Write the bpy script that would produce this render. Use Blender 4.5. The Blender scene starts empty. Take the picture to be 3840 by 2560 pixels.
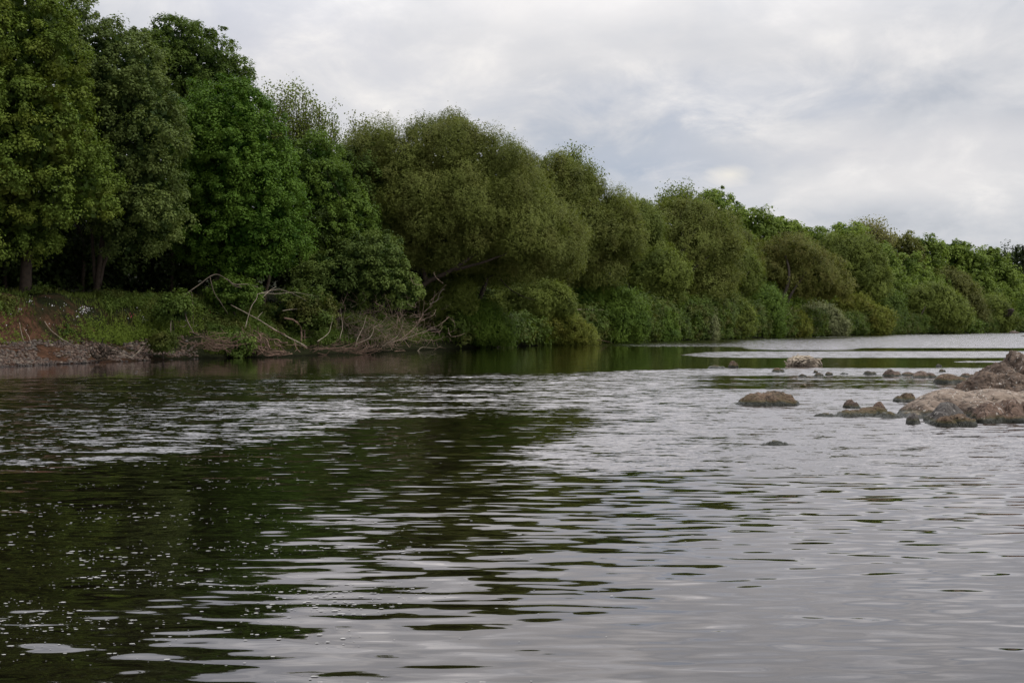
import bpy, math, random
import numpy as np
from mathutils import noise as mnoise, Vector

F = 4267.0           # focal length in photo pixels (3840 wide)
CAMZ = 1.7
HZ = 1225.0          # horizon row
C = bpy.context.scene.collection

def at(px, py, d):
    return np.array([(px-1920.0)/F*d, d, CAMZ-(py-HZ)/F*d])

# ------------------------------------------------------------------ helpers
def hash3(i):
    i = i.astype(np.int64)
    n = (i[..., 0]*374761393 + i[..., 1]*668265263 + i[..., 2]*2147483647) & 0xffffffff
    n = ((n ^ (n >> 13))*1274126177) & 0xffffffff
    n = (n ^ (n >> 16)) & 0xffffff
    return n/float(0xffffff)

def vnoise(p):
    p = np.asarray(p, float)
    i = np.floor(p); f = p-i; f = f*f*(3-2*f)
    r = 0
    for dx in (0, 1):
        for dy in (0, 1):
            for dz in (0, 1):
                w = (f[..., 0] if dx else 1-f[..., 0])*(f[..., 1] if dy else 1-f[..., 1])*(f[..., 2] if dz else 1-f[..., 2])
                r = r + w*hash3(i+np.array([dx, dy, dz]))
    return r

def fbm(p, o=3):
    p = np.asarray(p, float); s = 0; a = 1; t = 0
    for k in range(o):
        s = s + a*vnoise(p*(2.03**k)+17.3*k); t += a; a *= .5
    return s/t

def nrm(v):
    return v/np.maximum(np.linalg.norm(v, axis=-1, keepdims=True), 1e-9)

def link(o, parent=None):
    C.objects.link(o)
    if parent is not None: o.parent = parent
    return o

def tag(o, label=None, cat=None, group=None, kind=None):
    if label: o['label'] = label
    if cat: o['category'] = cat
    if group: o['group'] = group
    if kind: o['kind'] = kind
    return o

def mesh_np(name, V, Fc, mat, parent=None, tint=None, smooth=False, loc=None):
    """V (N,3); Fc (M,k) index array of k-gons"""
    V = np.asarray(V, np.float32); Fc = np.asarray(Fc, np.int32)
    if loc is not None: V = V-np.asarray(loc, np.float32)
    me = bpy.data.meshes.new(name)
    k = Fc.shape[1]; M = len(Fc)
    me.vertices.add(len(V)); me.vertices.foreach_set('co', V.ravel())
    me.loops.add(M*k); me.loops.foreach_set('vertex_index', Fc.ravel())
    me.polygons.add(M)
    me.polygons.foreach_set('loop_start', np.arange(0, M*k, k, dtype=np.int32))
    me.polygons.foreach_set('loop_total', np.full(M, k, np.int32))
    if smooth: me.polygons.foreach_set('use_smooth', np.ones(M, bool))
    if tint is not None:
        a = me.attributes.new('tint', 'FLOAT', 'FACE'); a.data.foreach_set('value', np.asarray(tint, np.float32))
    me.materials.append(mat)
    me.update(calc_edges=True)
    o = bpy.data.objects.new(name, me)
    if loc is not None and parent is None: o.location = [float(q) for q in loc]
    return link(o, parent)

def empty(name, loc):
    o = bpy.data.objects.new(name, None); o.location = [float(q) for q in loc]; o.empty_display_size = .2
    return link(o)

def leafquads(c, n, t, L, hw):
    """kite shaped leaves"""
    n = nrm(n); t = nrm(t-n*np.sum(t*n, -1, keepdims=True)); b = np.cross(n, t)
    L = L[:, None]; hw = hw[:, None]
    P = np.stack([c-t*L*.5, c+b*hw-t*L*.08, c+t*L*.5-n*L*.08, c-b*hw-t*L*.08], 1)
    return P

def quads_obj(name, P, tint, mat, parent=None, loc=None):
    N = len(P)
    return mesh_np(name, P.reshape(-1, 3), np.arange(N*4).reshape(N, 4), mat, parent, tint, loc=loc)

def tubes(lst, sides=6):
    Vs, Fs, off = [], [], 0
    ang = np.linspace(0, 2*np.pi, sides, endpoint=False)
    for pts, rad in lst:
        pts = np.asarray(pts, float); rad = np.broadcast_to(np.asarray(rad, float), (len(pts),))
        T = nrm(np.gradient(pts, axis=0))
        ref = np.array([0, 0, 1.]) if abs(T[:, 2]).mean() < .8 else np.array([1., 0, 0])
        A = nrm(np.cross(T, ref)); B = np.cross(T, A)
        ring = pts[:, None]+rad[:, None, None]*(np.cos(ang)[None, :, None]*A[:, None]+np.sin(ang)[None, :, None]*B[:, None])
        n = len(pts)
        Vs.append(ring.reshape(-1, 3))
        i = np.arange(n-1)[:, None]*sides; j = np.arange(sides)[None]; j2 = (j+1) % sides
        q = np.stack([i+j, i+j2, i+sides+j2, i+sides+j], -1).reshape(-1, 4)+off
        Fs.append(q)
        # closed tip
        e = off+(n-1)*sides
        if sides == 6:
            Fs.append(np.array([[e, e+1, e+2, e+3], [e, e+3, e+4, e+5]]))
            Fs.append(np.array([[off, off+3, off+2, off+1], [off, off+5, off+4, off+3]]))
        off += n*sides
    return np.concatenate(Vs), np.concatenate(Fs)

def smoothpath(pts, n=10, wob=0, rng=None):
    """Catmull-Rom through pts, n per segment"""
    P = np.asarray(pts, float)
    P = np.vstack([2*P[0]-P[1], P, 2*P[-1]-P[-2]])
    out = []
    for i in range(1, len(P)-2):
        t = np.linspace(0, 1, n, endpoint=False)[:, None]
        p0, p1, p2, p3 = P[i-1], P[i], P[i+1], P[i+2]
        out.append(.5*((2*p1)+(-p0+p2)*t+(2*p0-5*p1+4*p2-p3)*t**2+(-p0+3*p1-3*p2+p3)*t**3))
    out.append(P[-2][None])
    Q = np.vstack(out)
    if wob and rng is not None:
        w = np.cumsum(rng.normal(0, 1, Q.shape), 0); w -= np.linspace(0, 1, len(Q))[:, None]*w[-1]
        Q = Q+w*wob/np.sqrt(len(Q))
    return Q

# ------------------------------------------------------------------ materials
def newmat(name):
    m = bpy.data.materials.new(name); m.use_nodes = True
    nt = m.node_tree; nt.nodes.clear()
    return m, nt
def N(nt, t, **kw):
    n = nt.nodes.new(t)
    for k, v in kw.items():
        if k.startswith('i_'):
            key = k[2:].replace('_', ' ')
            n.inputs[int(key) if key.isdigit() else key].default_value = v
        else: setattr(n, k, v)
    return n
def L(nt, a, b): nt.links.new(a, b)
def rgba(c): return (c[0], c[1], c[2], 1)
def mathn(nt, op, a, b=None, clamp=False):
    n = N(nt, 'ShaderNodeMath', operation=op, use_clamp=clamp)
    for i, v in enumerate((a, b)):
        if v is None: continue
        if isinstance(v, (int, float)): n.inputs[i].default_value = v
        else: L(nt, v, n.inputs[i])
    return n.outputs[0]
def mixc(nt, f, a, b, blend='MIX'):
    n = N(nt, 'ShaderNodeMix', data_type='RGBA', blend_type=blend)
    for s, v in ((n.inputs[0], f), (n.inputs[6], a), (n.inputs[7], b)):
        if isinstance(v, (int, float)): s.default_value = v
        elif isinstance(v, tuple): s.default_value = rgba(v)
        else: L(nt, v, s)
    return n.outputs[2]
def noise(nt, vec, scale, detail=3, rough=.55, out='Fac'):
    n = N(nt, 'ShaderNodeTexNoise'); n.inputs['Scale'].default_value = scale
    n.inputs['Detail'].default_value = detail; n.inputs['Roughness'].default_value = rough
    if vec is not None: L(nt, vec, n.inputs['Vector'])
    return n.outputs[out]
def ramp(nt, f, stops):
    r = N(nt, 'ShaderNodeValToRGB'); els = r.color_ramp.elements
    while len(els) < len(stops): els.new(.5)
    for e, (p, c) in zip(els, stops):
        e.position = p; e.color = rgba(c) if isinstance(c, tuple) else (c, c, c, 1)
    L(nt, f, r.inputs[0]); return r.outputs[0]

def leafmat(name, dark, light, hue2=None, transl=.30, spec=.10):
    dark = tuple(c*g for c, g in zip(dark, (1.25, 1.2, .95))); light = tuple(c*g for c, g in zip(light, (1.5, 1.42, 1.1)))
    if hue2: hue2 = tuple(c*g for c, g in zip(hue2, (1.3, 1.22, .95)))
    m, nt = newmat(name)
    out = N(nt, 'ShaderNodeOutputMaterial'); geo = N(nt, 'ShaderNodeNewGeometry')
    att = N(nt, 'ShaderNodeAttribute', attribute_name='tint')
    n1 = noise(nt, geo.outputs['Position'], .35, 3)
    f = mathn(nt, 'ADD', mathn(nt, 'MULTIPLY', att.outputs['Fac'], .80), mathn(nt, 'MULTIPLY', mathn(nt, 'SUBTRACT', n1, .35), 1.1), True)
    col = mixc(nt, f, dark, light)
    if hue2:
        n2 = noise(nt, geo.outputs['Position'], .55, 2)
        f2 = ramp(nt, n2, [(.48, 0.0), (.66, 1.0)])
        col = mixc(nt, mathn(nt, 'MULTIPLY', f2, .7), col, hue2)
    p = N(nt, 'ShaderNodeBsdfPrincipled'); L(nt, col, p.inputs['Base Color'])
    p.inputs['Roughness'].default_value = .6; p.inputs['Specular IOR Level'].default_value = spec
    tr = N(nt, 'ShaderNodeBsdfTranslucent'); L(nt, mixc(nt, 1.0, col, (1.15, 1.2, .6), 'MULTIPLY'), tr.inputs['Color'])
    mx = N(nt, 'ShaderNodeMixShader'); mx.inputs[0].default_value = transl
    L(nt, p.outputs[0], mx.inputs[1]); L(nt, tr.outputs[0], mx.inputs[2]); L(nt, mx.outputs[0], out.inputs[0])
    return m

G = {  # dark, light, hue patches
 'yellowgreen': leafmat('sycamore leaf yellow green', (.030, .055, .012), (.100, .148, .030), (.112, .142, .028)),
 'greygreen': leafmat('sycamore leaf grey green', (.026, .048, .016), (.096, .130, .044)),
 'deep': leafmat('sycamore leaf deep green', (.024, .046, .012), (.082, .125, .030)),
 'bright': leafmat('maple leaf bright green', (.022, .060, .008), (.080, .142, .026)),
 'midgreen': leafmat('leaf mid green', (.026, .056, .012), (.090, .145, .028)),
 'pale': leafmat('maple leaf pale green', (.028, .052, .015), (.100, .142, .042)),  # paler leaf tone of the drooping maple
 'olive': leafmat('willow leaf olive', (.050, .062, .016), (.116, .144, .044), (.108, .120, .040), .34),
 'olivegreen': leafmat('willow leaf olive green', (.042, .062, .015), (.122, .158, .042), None, .32),
 'brownolive': leafmat('willow leaf brown olive', (.044, .054, .016), (.112, .124, .038), (.104, .100, .036), .34),
 'silver': leafmat('willow leaf silver grey', (.060, .078, .040), (.150, .170, .105), None, .25),
 'yellowolive': leafmat('osier leaf yellow olive', (.060, .075, .014), (.125, .150, .034), (.125, .13, .03), .32),
 'hill': leafmat('hill canopy green', (.036, .064, .014), (.130, .185, .044)),
 'hillbright': leafmat('hill canopy bright green', (.040, .074, .014), (.150, .210, .050)),
 'brown': leafmat('budding brown foliage', (.045, .052, .018), (.100, .112, .038)),
 'buff': leafmat('pale budding twigs', (.09, .10, .04), (.17, .17, .085)),
 'darkwood': leafmat('shaded woodland foliage', (.012, .022, .007), (.035, .055, .015)),  # understory shade put into the leaf colour; the dark ridge wood shares it
 'conifer': leafmat('conifer needle', (.010, .018, .010), (.028, .040, .020)),
 'grass': leafmat('bank grass', (.020, .034, .008), (.080, .112, .026), (.07, .07, .024)),
 'herb': leafmat('tall herb leaf', (.030, .055, .010), (.105, .150, .030)),
 'weed': leafmat('bank weed leaf', (.018, .036, .009), (.070, .108, .026), (.08, .08, .03)),
}

def simplemat(name, c1, c2, scale=6, rough=.85, bump=.3, stretch=None):
    m, nt = newmat(name)
    out = N(nt, 'ShaderNodeOutputMaterial'); geo = N(nt, 'ShaderNodeNewGeometry')
    p = N(nt, 'ShaderNodeBsdfPrincipled')
    v = geo.outputs['Position']
    n1 = noise(nt, v, scale, 5, .65)
    L(nt, mixc(nt, ramp(nt, n1, [(.3, 0.0), (.7, 1.0)]), c1, c2), p.inputs['Base Color'])
    p.inputs['Roughness'].default_value = rough; p.inputs['Specular IOR Level'].default_value = .25
    b = N(nt, 'ShaderNodeBump'); b.inputs['Strength'].default_value = bump; b.inputs['Distance'].default_value = .03
    L(nt, noise(nt, v, scale*4, 4), b.inputs['Height']); L(nt, b.outputs[0], p.inputs['Normal'])
    L(nt, p.outputs[0], out.inputs[0]); return m

BARK = simplemat('bark', (.025, .020, .015), (.065, .052, .040), 3)
BARKDARK = simplemat('dark bark', (.020, .015, .011), (.055, .040, .028), 5)  # darker, browner bark tone
DEADWOOD = simplemat('bleached dead wood', (.11, .085, .062), (.33, .28, .22), 4)
DEADBROWN = simplemat('brown dead twigs', (.06, .038, .027), (.19, .125, .09), 3)
DEADPINK = simplemat('pale reddish twigs', (.10, .068, .050), (.32, .235, .18), 3)
DEADGREY = simplemat('weathered grey branch', (.06, .047, .035), (.15, .12, .092), 4)
DRIFT = simplemat('driftwood', (.12, .09, .065), (.50, .43, .34), 9)
STONE = None

def stonemat():
    m, nt = newmat('river stones'); out = N(nt, 'ShaderNodeOutputMaterial')
    geo = N(nt, 'ShaderNodeNewGeometry'); att = N(nt, 'ShaderNodeAttribute', attribute_name='tint')
    p = N(nt, 'ShaderNodeBsdfPrincipled')
    col = ramp(nt, att.outputs['Fac'], [(0, (.022, .013, .009)), (.35, (.065, .036, .023)), (.6, (.09, .058, .040)), (.85, (.05, .042, .035)), (1, (.15, .118, .09))])
    z = N(nt, 'ShaderNodeSeparateXYZ'); L(nt, geo.outputs['Position'], z.inputs[0])
    wet = ramp(nt, mathn(nt, 'MULTIPLY', z.outputs[2], 5), [(.1, .3), (.6, 1.0)])
    L(nt, mixc(nt, 1.0, col, wet, 'MULTIPLY'), p.inputs['Base Color']); p.inputs['Roughness'].default_value = .75
    L(nt, p.outputs[0], out.inputs[0]); return m
STONE = stonemat()

def groundmat():
    m, nt = newmat('bank soil'); out = N(nt, 'ShaderNodeOutputMaterial')
    geo = N(nt, 'ShaderNodeNewGeometry'); v = geo.outputs['Position']
    sep = N(nt, 'ShaderNodeSeparateXYZ'); L(nt, v, sep.inputs[0])
    n1 = noise(nt, v, .9, 5, .65); n2 = noise(nt, v, 5, 5, .7)
    mpv = N(nt, 'ShaderNodeMapping'); mpv.inputs['Scale'].default_value = (2.2, 2.2, .5); L(nt, v, mpv.inputs[0])
    n3 = noise(nt, mpv.outputs[0], 1.6, 5, .7)
    soil = mixc(nt, ramp(nt, mathn(nt, 'ADD', mathn(nt, 'MULTIPLY', n2, .4), mathn(nt, 'MULTIPLY', n3, .6)), [(.38, 0.0), (.62, 1.0)]), (.016, .010, .006), (.098, .050, .031))
    veg = mixc(nt, n2, (.006, .008, .003), (.022, .024, .010))
    yy = mathn(nt, 'MULTIPLY', mathn(nt, 'SUBTRACT', sep.outputs[1], 55), .05)
    fac = ramp(nt, mathn(nt, 'ADD', mathn(nt, 'MULTIPLY', n1, 1.2), yy), [(.55, 0.0), (.85, 1.0)])
    col = mixc(nt, fac, soil, veg)
    wet = ramp(nt, mathn(nt, 'MULTIPLY', sep.outputs[2], 4), [(.0, .4), (.6, 1.0)])
    col = mixc(nt, 1.0, col, wet, 'MULTIPLY')
    p = N(nt, 'ShaderNodeBsdfPrincipled'); L(nt, col, p.inputs['Base Color']); p.inputs['Roughness'].default_value = .95; p.inputs['Specular IOR Level'].default_value = .05
    b = N(nt, 'ShaderNodeBump'); b.inputs['Strength'].default_value = .8; b.inputs['Distance'].default_value = .15
    L(nt, noise(nt, v, 3, 6, .7), b.inputs['Height']); L(nt, b.outputs[0], p.inputs['Normal'])
    L(nt, p.outputs[0], out.inputs[0]); return m
GROUND = groundmat()

def rockmat(name, c1, c2, c3, algae=.14, drop=.35, pale=None):
    """c1 dark, c2 light stone, c3 moss"""
    m, nt = newmat(name); out = N(nt, 'ShaderNodeOutputMaterial')
    geo = N(nt, 'ShaderNodeNewGeometry'); v = geo.outputs['Position']
    sep = N(nt, 'ShaderNodeSeparateXYZ'); L(nt, v, sep.inputs[0])
    sn = N(nt, 'ShaderNodeSeparateXYZ'); L(nt, geo.outputs['Normal'], sn.inputs[0])
    n1 = noise(nt, v, 2.2, 6, .65); n2 = noise(nt, v, 11, 6, .7); n3 = noise(nt, v, 4.5, 3)
    col = mixc(nt, ramp(nt, n1, [(.35, 0.0), (.65, 1.0)]), c1, c2)
    col = mixc(nt, .65, col, mixc(nt, ramp(nt, n2, [(.3, 0.0), (.7, 1.0)]), (.35, .33, .32), (1.35, 1.35, 1.35)), 'MULTIPLY')
    if pale:   # paler tone mixed in on upward faces
        f = mathn(nt, 'MULTIPLY', ramp(nt, sn.outputs[2], [(.72, 0.0), (.95, 1.0)]), ramp(nt, n3, [(.35, .3), (.6, 1.0)]))
        col = mixc(nt, f, col, pale)
    # bird droppings / lichen
    mp = N(nt, 'ShaderNodeMapping'); mp.inputs['Scale'].default_value = (1, 1, .35); L(nt, v, mp.inputs[0])
    w = noise(nt, mp.outputs[0], 16, 3, .6)
    cl = noise(nt, v, 1.7, 2)
    f = mathn(nt, 'MULTIPLY', ramp(nt, w, [(.59, 0.0), (.64, 1.0)]), ramp(nt, cl, [(.47, 0.0), (.57, drop)]))
    col = mixc(nt, f, col, (.44, .41, .37))
    vo = N(nt, 'ShaderNodeTexVoronoi', feature='DISTANCE_TO_EDGE'); vo.inputs['Scale'].default_value = 2.6
    dv_ = N(nt, 'ShaderNodeVectorMath', operation='ADD'); L(nt, v, dv_.inputs[0])
    dn_ = N(nt, 'ShaderNodeVectorMath', operation='SCALE'); L(nt, noise(nt, v, 3.5, 4, .6, 'Color'), dn_.inputs[0]); dn_.inputs['Scale'].default_value = .35; L(nt, dn_.outputs[0], dv_.inputs[1]); L(nt, dv_.outputs[0], vo.inputs['Vector'])
    crack = ramp(nt, vo.outputs['Distance'], [(.0, .30), (.035, 1.0)]); col = mixc(nt, 1.0, col, crack, 'MULTIPLY')
    # pits
    pit = ramp(nt, noise(nt, v, 13, 2, .5), [(.30, .35), (.38, 1.0)]); col = mixc(nt, 1.0, col, pit, 'MULTIPLY')
    hz = mathn(nt, 'ADD', sep.outputs[2], mathn(nt, 'MULTIPLY', mathn(nt, 'SUBTRACT', n3, .5), algae*1.6))
    ng = N(nt, 'ShaderNodeMapRange'); L(nt, hz, ng.inputs[0]); ng.inputs[1].default_value = algae*1.5; ng.inputs[2].default_value = algae*.6
    col = mixc(nt, mathn(nt, 'MULTIPLY', ng.outputs[0], .85), col, mixc(nt, n2, c3, (c3[0]*2.6, c3[1]*2.3, c3[2]*1.5)))
    nw = N(nt, 'ShaderNodeMapRange'); L(nt, hz, nw.inputs[0]); nw.inputs[1].default_value = algae*.95; nw.inputs[2].default_value = algae*.65
    col = mixc(nt, mathn(nt, 'MULTIPLY', nw.outputs[0], .9), col, (.012, .014, .010))
    p = N(nt, 'ShaderNodeBsdfPrincipled'); L(nt, col, p.inputs['Base Color'])
    L(nt, mathn(nt, 'SUBTRACT', .85, mathn(nt, 'MULTIPLY', nw.outputs[0], .5)), p.inputs['Roughness'])
    p.inputs['Specular IOR Level'].default_value = .3
    b = N(nt, 'ShaderNodeBump'); b.inputs['Strength'].default_value = .9; b.inputs['Distance'].default_value = .05
    L(nt, mathn(nt, 'ADD', mathn(nt, 'ADD', noise(nt, v, 6, 8, .7), mathn(nt, 'MULTIPLY', pit, .3)), mathn(nt, 'MULTIPLY', crack, .25)), b.inputs['Height']); L(nt, b.outputs[0], p.inputs['Normal'])
    L(nt, p.outputs[0], out.inputs[0]); return m
RK = {
 'pink': rockmat('pink sandstone', (.055, .038, .029), (.17, .122, .092), (.022, .024, .010), .10, 1.0, (.25, .195, .152)),
 'brown': rockmat('brown rock', (.07, .045, .033), (.18, .12, .09), (.026, .028, .010), .09, .6),
 'upper': rockmat('upper brown rock', (.05, .035, .026), (.17, .12, .088), (.026, .028, .010), .08, .8),
 'grey': rockmat('grey rock', (.045, .040, .038), (.105, .094, .086), (.026, .028, .010), .07, .5),
 'moss': rockmat('mossy rock', (.075, .055, .028), (.15, .10, .07), (.022, .026, .007), .085, .3),
 'small': rockmat('small wet stone', (.06, .042, .033), (.15, .108, .085), (.028, .032, .012), .05, .2),
}

# ------------------------------------------------------------------ shoreline and terrain
SHPX = np.array([0, 700, 1100, 1500, 1900, 2300, 2700, 3100, 3400, 3840.])
SHD = np.array([48.4, 60, 66, 80.6, 96.7, 121, 154, 207, 259, 345.])
def Ds(px): return float(np.interp(px, SHPX, SHD)) if px >= 0 else 48.4+px*.016
shore = [(-60, -400), (-46, -60), (-40, 0), (-34, 20), (-27.5, 36)]+[((p-1920)/F*d, d) for p, d in zip(SHPX, SHD)]+[(235, 405), (420, 470), (900, 560), (2600, 700)]
S3 = smoothpath([(x, y, 0) for x, y in shore], 14)[:, :2]
def shore_dist(x, y):
    P = np.stack([np.ravel(x), np.ravel(y)], -1)
    best = np.full(len(P), 1e9); sgn = np.ones(len(P)); yn = np.zeros(len(P))
    for a, b in zip(S3[:-1], S3[1:]):
        ab = b-a; t = np.clip(((P-a)@ab)/(ab@ab), 0, 1); q = a+t[:, None]*ab
        dd = np.hypot(*(P-q).T); m = dd < best
        best[m] = dd[m]; yn[m] = q[m, 1]
        cr = ab[0]*(P[:, 1]-a[1])-ab[1]*(P[:, 0]-a[0]); sgn[m] = np.where(cr[m] > 0, 1, -1)
    return best*sgn, yn
def smooth(a, b, x):
    t = np.clip((x-a)/(b-a), 0, 1); return t*t*(3-2*t)
def zprof(s, yn, x, y):
    A = np.interp(s, [-12, -2, 0, 1.2, 3.2, 3.7, 4.6, 5.6, 8, 30, 80, 1500], [-1.8, -.45, 0, .28, .95, 1.25, 2.6, 3.25, 3.5, 4.2, 8, 30])
    B = np.interp(s, [-12, -2, 0, .5, 2.5, 6, 12, 30, 80, 1500], [-1.8, -.4, 0, .35, 1.5, 3.0, 4.2, 6, 11, 30])
    Cc = np.interp(s, [-12, -2, 0, 1, 4, 12, 30, 60, 120, 300, 1500], [-1.8, -.4, 0, .5, 2, 5, 10, 16, 22, 26, 32])
    wA = smooth(68, 58, yn); wC = smooth(110, 180, yn)
    z = wA*A+(1-wA)*((1-wC)*B+wC*Cc)
    p = np.stack([x*.45, y*.45, 0*x], -1)
    amp = np.clip(np.abs(s)*.35, .06, .5)
    return z+amp*(fbm(p, 4)-.5)*1.1
def tz(x, y):
    s, yn = shore_dist(np.array([x]), np.array([y]))
    return float(zprof(s, yn, np.array([float(x)]), np.array([float(y)]))[0])
def tzv(x, y):
    s, yn = shore_dist(x, y); return zprof(s, yn, x, y), s

def build_ground():
    # resample shoreline
    seg = np.hypot(*np.diff(S3, axis=0).T); arc = np.r_[0, np.cumsum(seg)]
    pts = []; a = 0
    while a < arc[-1]:
        x = np.interp(a, arc, S3[:, 0]); y = np.interp(a, arc, S3[:, 1]); pts.append((x, y))
        a += .3 if 40 < y < 75 and x < 0 else (1.2 if 0 < y < 150 else 6)
    P = np.array(pts); T = nrm(np.gradient(P, axis=0)); Nn = np.stack([-T[:, 1], T[:, 0]], -1)
    # average normals for a stable fan
    for _ in range(30):
        Nn[1:-1] = nrm(Nn[:-2]+Nn[1:-1]*2+Nn[2:])
    s = np.r_[-14, -8, -4, -2, -1, -.5, np.arange(-.2, 8, .22), np.geomspace(8.3, 1500, 42)]
    X = P[:, None, 0]+Nn[:, None, 0]*s; Y = P[:, None, 1]+Nn[:, None, 1]*s
    ss = np.broadcast_to(s, X.shape); yn = np.broadcast_to(P[:, None, 1], X.shape)
    Z = zprof(ss, yn, X, Y)
    n, k = X.shape
    i = np.arange(n-1)[:, None]*k; j = np.arange(k-1)[None]
    q = np.stack([i+j, i+k+j, i+k+j+1, i+j+1], -1).reshape(-1, 4)
    o = mesh_np('ground', np.stack([X, Y, Z], -1).reshape(-1, 3), q, GROUND, smooth=True)
    tag(o, kind='structure')
build_ground()

# ------------------------------------------------------------------ water
def watermat():
    m, nt = newmat('river water'); out = N(nt, 'ShaderNodeOutputMaterial')
    geo = N(nt, 'ShaderNodeNewGeometry'); pos = geo.outputs['Position']
    rip = N(nt, 'ShaderNodeAttribute', attribute_name='ripple').outputs['Fac']
    swl = N(nt, 'ShaderNodeAttribute', attribute_name='swell').outputs['Fac']
    fil = N(nt, 'ShaderNodeAttribute', attribute_name='streak').outputs['Fac']
    def mapped(sx, sy, rot=0.0, off=0.0):
        mp = N(nt, 'ShaderNodeMapping'); mp.inputs['Scale'].default_value = (sx, sy, 1); mp.inputs['Rotation'].default_value = (0, 0, rot)
        mp.inputs['Location'].default_value = (off, off*1.7, off*.3); L(nt, pos, mp.inputs[0]); return mp.outputs[0]
    # wind streaks that switch the fine ripples on and off
    st = noise(nt, mapped(.10, .85, .05), 1.0, 4, .62)
    st2 = noise(nt, mapped(.9, 3.2, .05, 5.0), 1.0, 3, .6)
    st3 = noise(nt, mapped(2.4, 9.0, .03, 12.0), 1.0, 3, .65)
    stm = mathn(nt, 'ADD', mathn(nt, 'ADD', mathn(nt, 'MULTIPLY', st, .50), mathn(nt, 'MULTIPLY', st2, .34)), mathn(nt, 'MULTIPLY', st3, .34))
    stc = mathn(nt, 'MULTIPLY', mathn(nt, 'MULTIPLY', mathn(nt, 'SUBTRACT', stm, .59), 1.25), fil)
    R = ramp(nt, mathn(nt, 'ADD', rip, stc), [(.32, 0.0), (.60, 1.0)])
    # fine ripples
    fine = noise(nt, mapped(1.9, 4.2, .08), 1.0, 2.5, .65, 'Color')
    fine2 = noise(nt, mapped(10, 17, -.1, 3.0), 1.0, 2, .6, 'Color')
    swn = noise(nt, mapped(2.0, 8.2, .10, 9.0), 1.0, 1.8, .45, 'Color')
    swb = noise(nt, mapped(.7, 2.4, .12, 2.0), 1.0, 1.2, .4, 'Color')
    def sub(c):
        n = N(nt, 'ShaderNodeVectorMath', operation='SUBTRACT'); L(nt, c, n.inputs[0]); n.inputs[1].default_value = (.5, .5, .5); return n.outputs[0]
    def scl(v, f):
        n = N(nt, 'ShaderNodeVectorMath', operation='SCALE'); L(nt, v, n.inputs[0])
        if isinstance(f, (int, float)): n.inputs['Scale'].default_value = f
        else: L(nt, f, n.inputs['Scale'])
        return n.outputs[0]
    def add(a, b):
        n = N(nt, 'ShaderNodeVectorMath', operation='ADD'); L(nt, a, n.inputs[0])
        if isinstance(b, tuple): n.inputs[1].default_value = b
        else: L(nt, b, n.inputs[1])
        return n.outputs[0]
    rp = add(scl(sub(fine), .78), scl(sub(fine2), .42))
    rp = add(rp, (0, -.105, 0))       # sky reflection put into the ripple normals by a tilt toward the camera
    slope = scl(rp, R)
    slope = add(slope, scl(add(scl(sub(swn), .33), scl(sub(swb), .15)), swl))
    flat = N(nt, 'ShaderNodeVectorMath', operation='MULTIPLY'); L(nt, slope, flat.inputs[0]); flat.inputs[1].default_value = (1, 1, 0)
    nv = add(flat.outputs[0], (0, 0, 1))
    nn = N(nt, 'ShaderNodeVectorMath', operation='NORMALIZE'); L(nt, nv, nn.inputs[0]); nn = nn.outputs[0]
    fr = N(nt, 'ShaderNodeFresnel'); fr.inputs[0].default_value = 1.33; L(nt, nn, fr.inputs['Normal'])
    fac = mathn(nt, 'ADD', mathn(nt, 'MULTIPLY', fr.outputs[0], 1.48), .008, True)
    gl = N(nt, 'ShaderNodeBsdfGlossy'); gl.inputs['Color'].default_value = (.95, .925, .94, 1)
    L(nt, mathn(nt, 'ADD', mathn(nt, 'MULTIPLY', R, .05), .012), gl.inputs['Roughness']); L(nt, nn, gl.inputs['Normal'])
    df = N(nt, 'ShaderNodeBsdfDiffuse'); df.inputs[0].default_value = (.006, .005, .003, 1)
    mx = N(nt, 'ShaderNodeMixShader'); L(nt, fac, mx.inputs[0]); L(nt, df.outputs[0], mx.inputs[1]); L(nt, gl.outputs[0], mx.inputs[2])
    L(nt, mx.outputs[0], out.inputs[0]); return m

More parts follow.
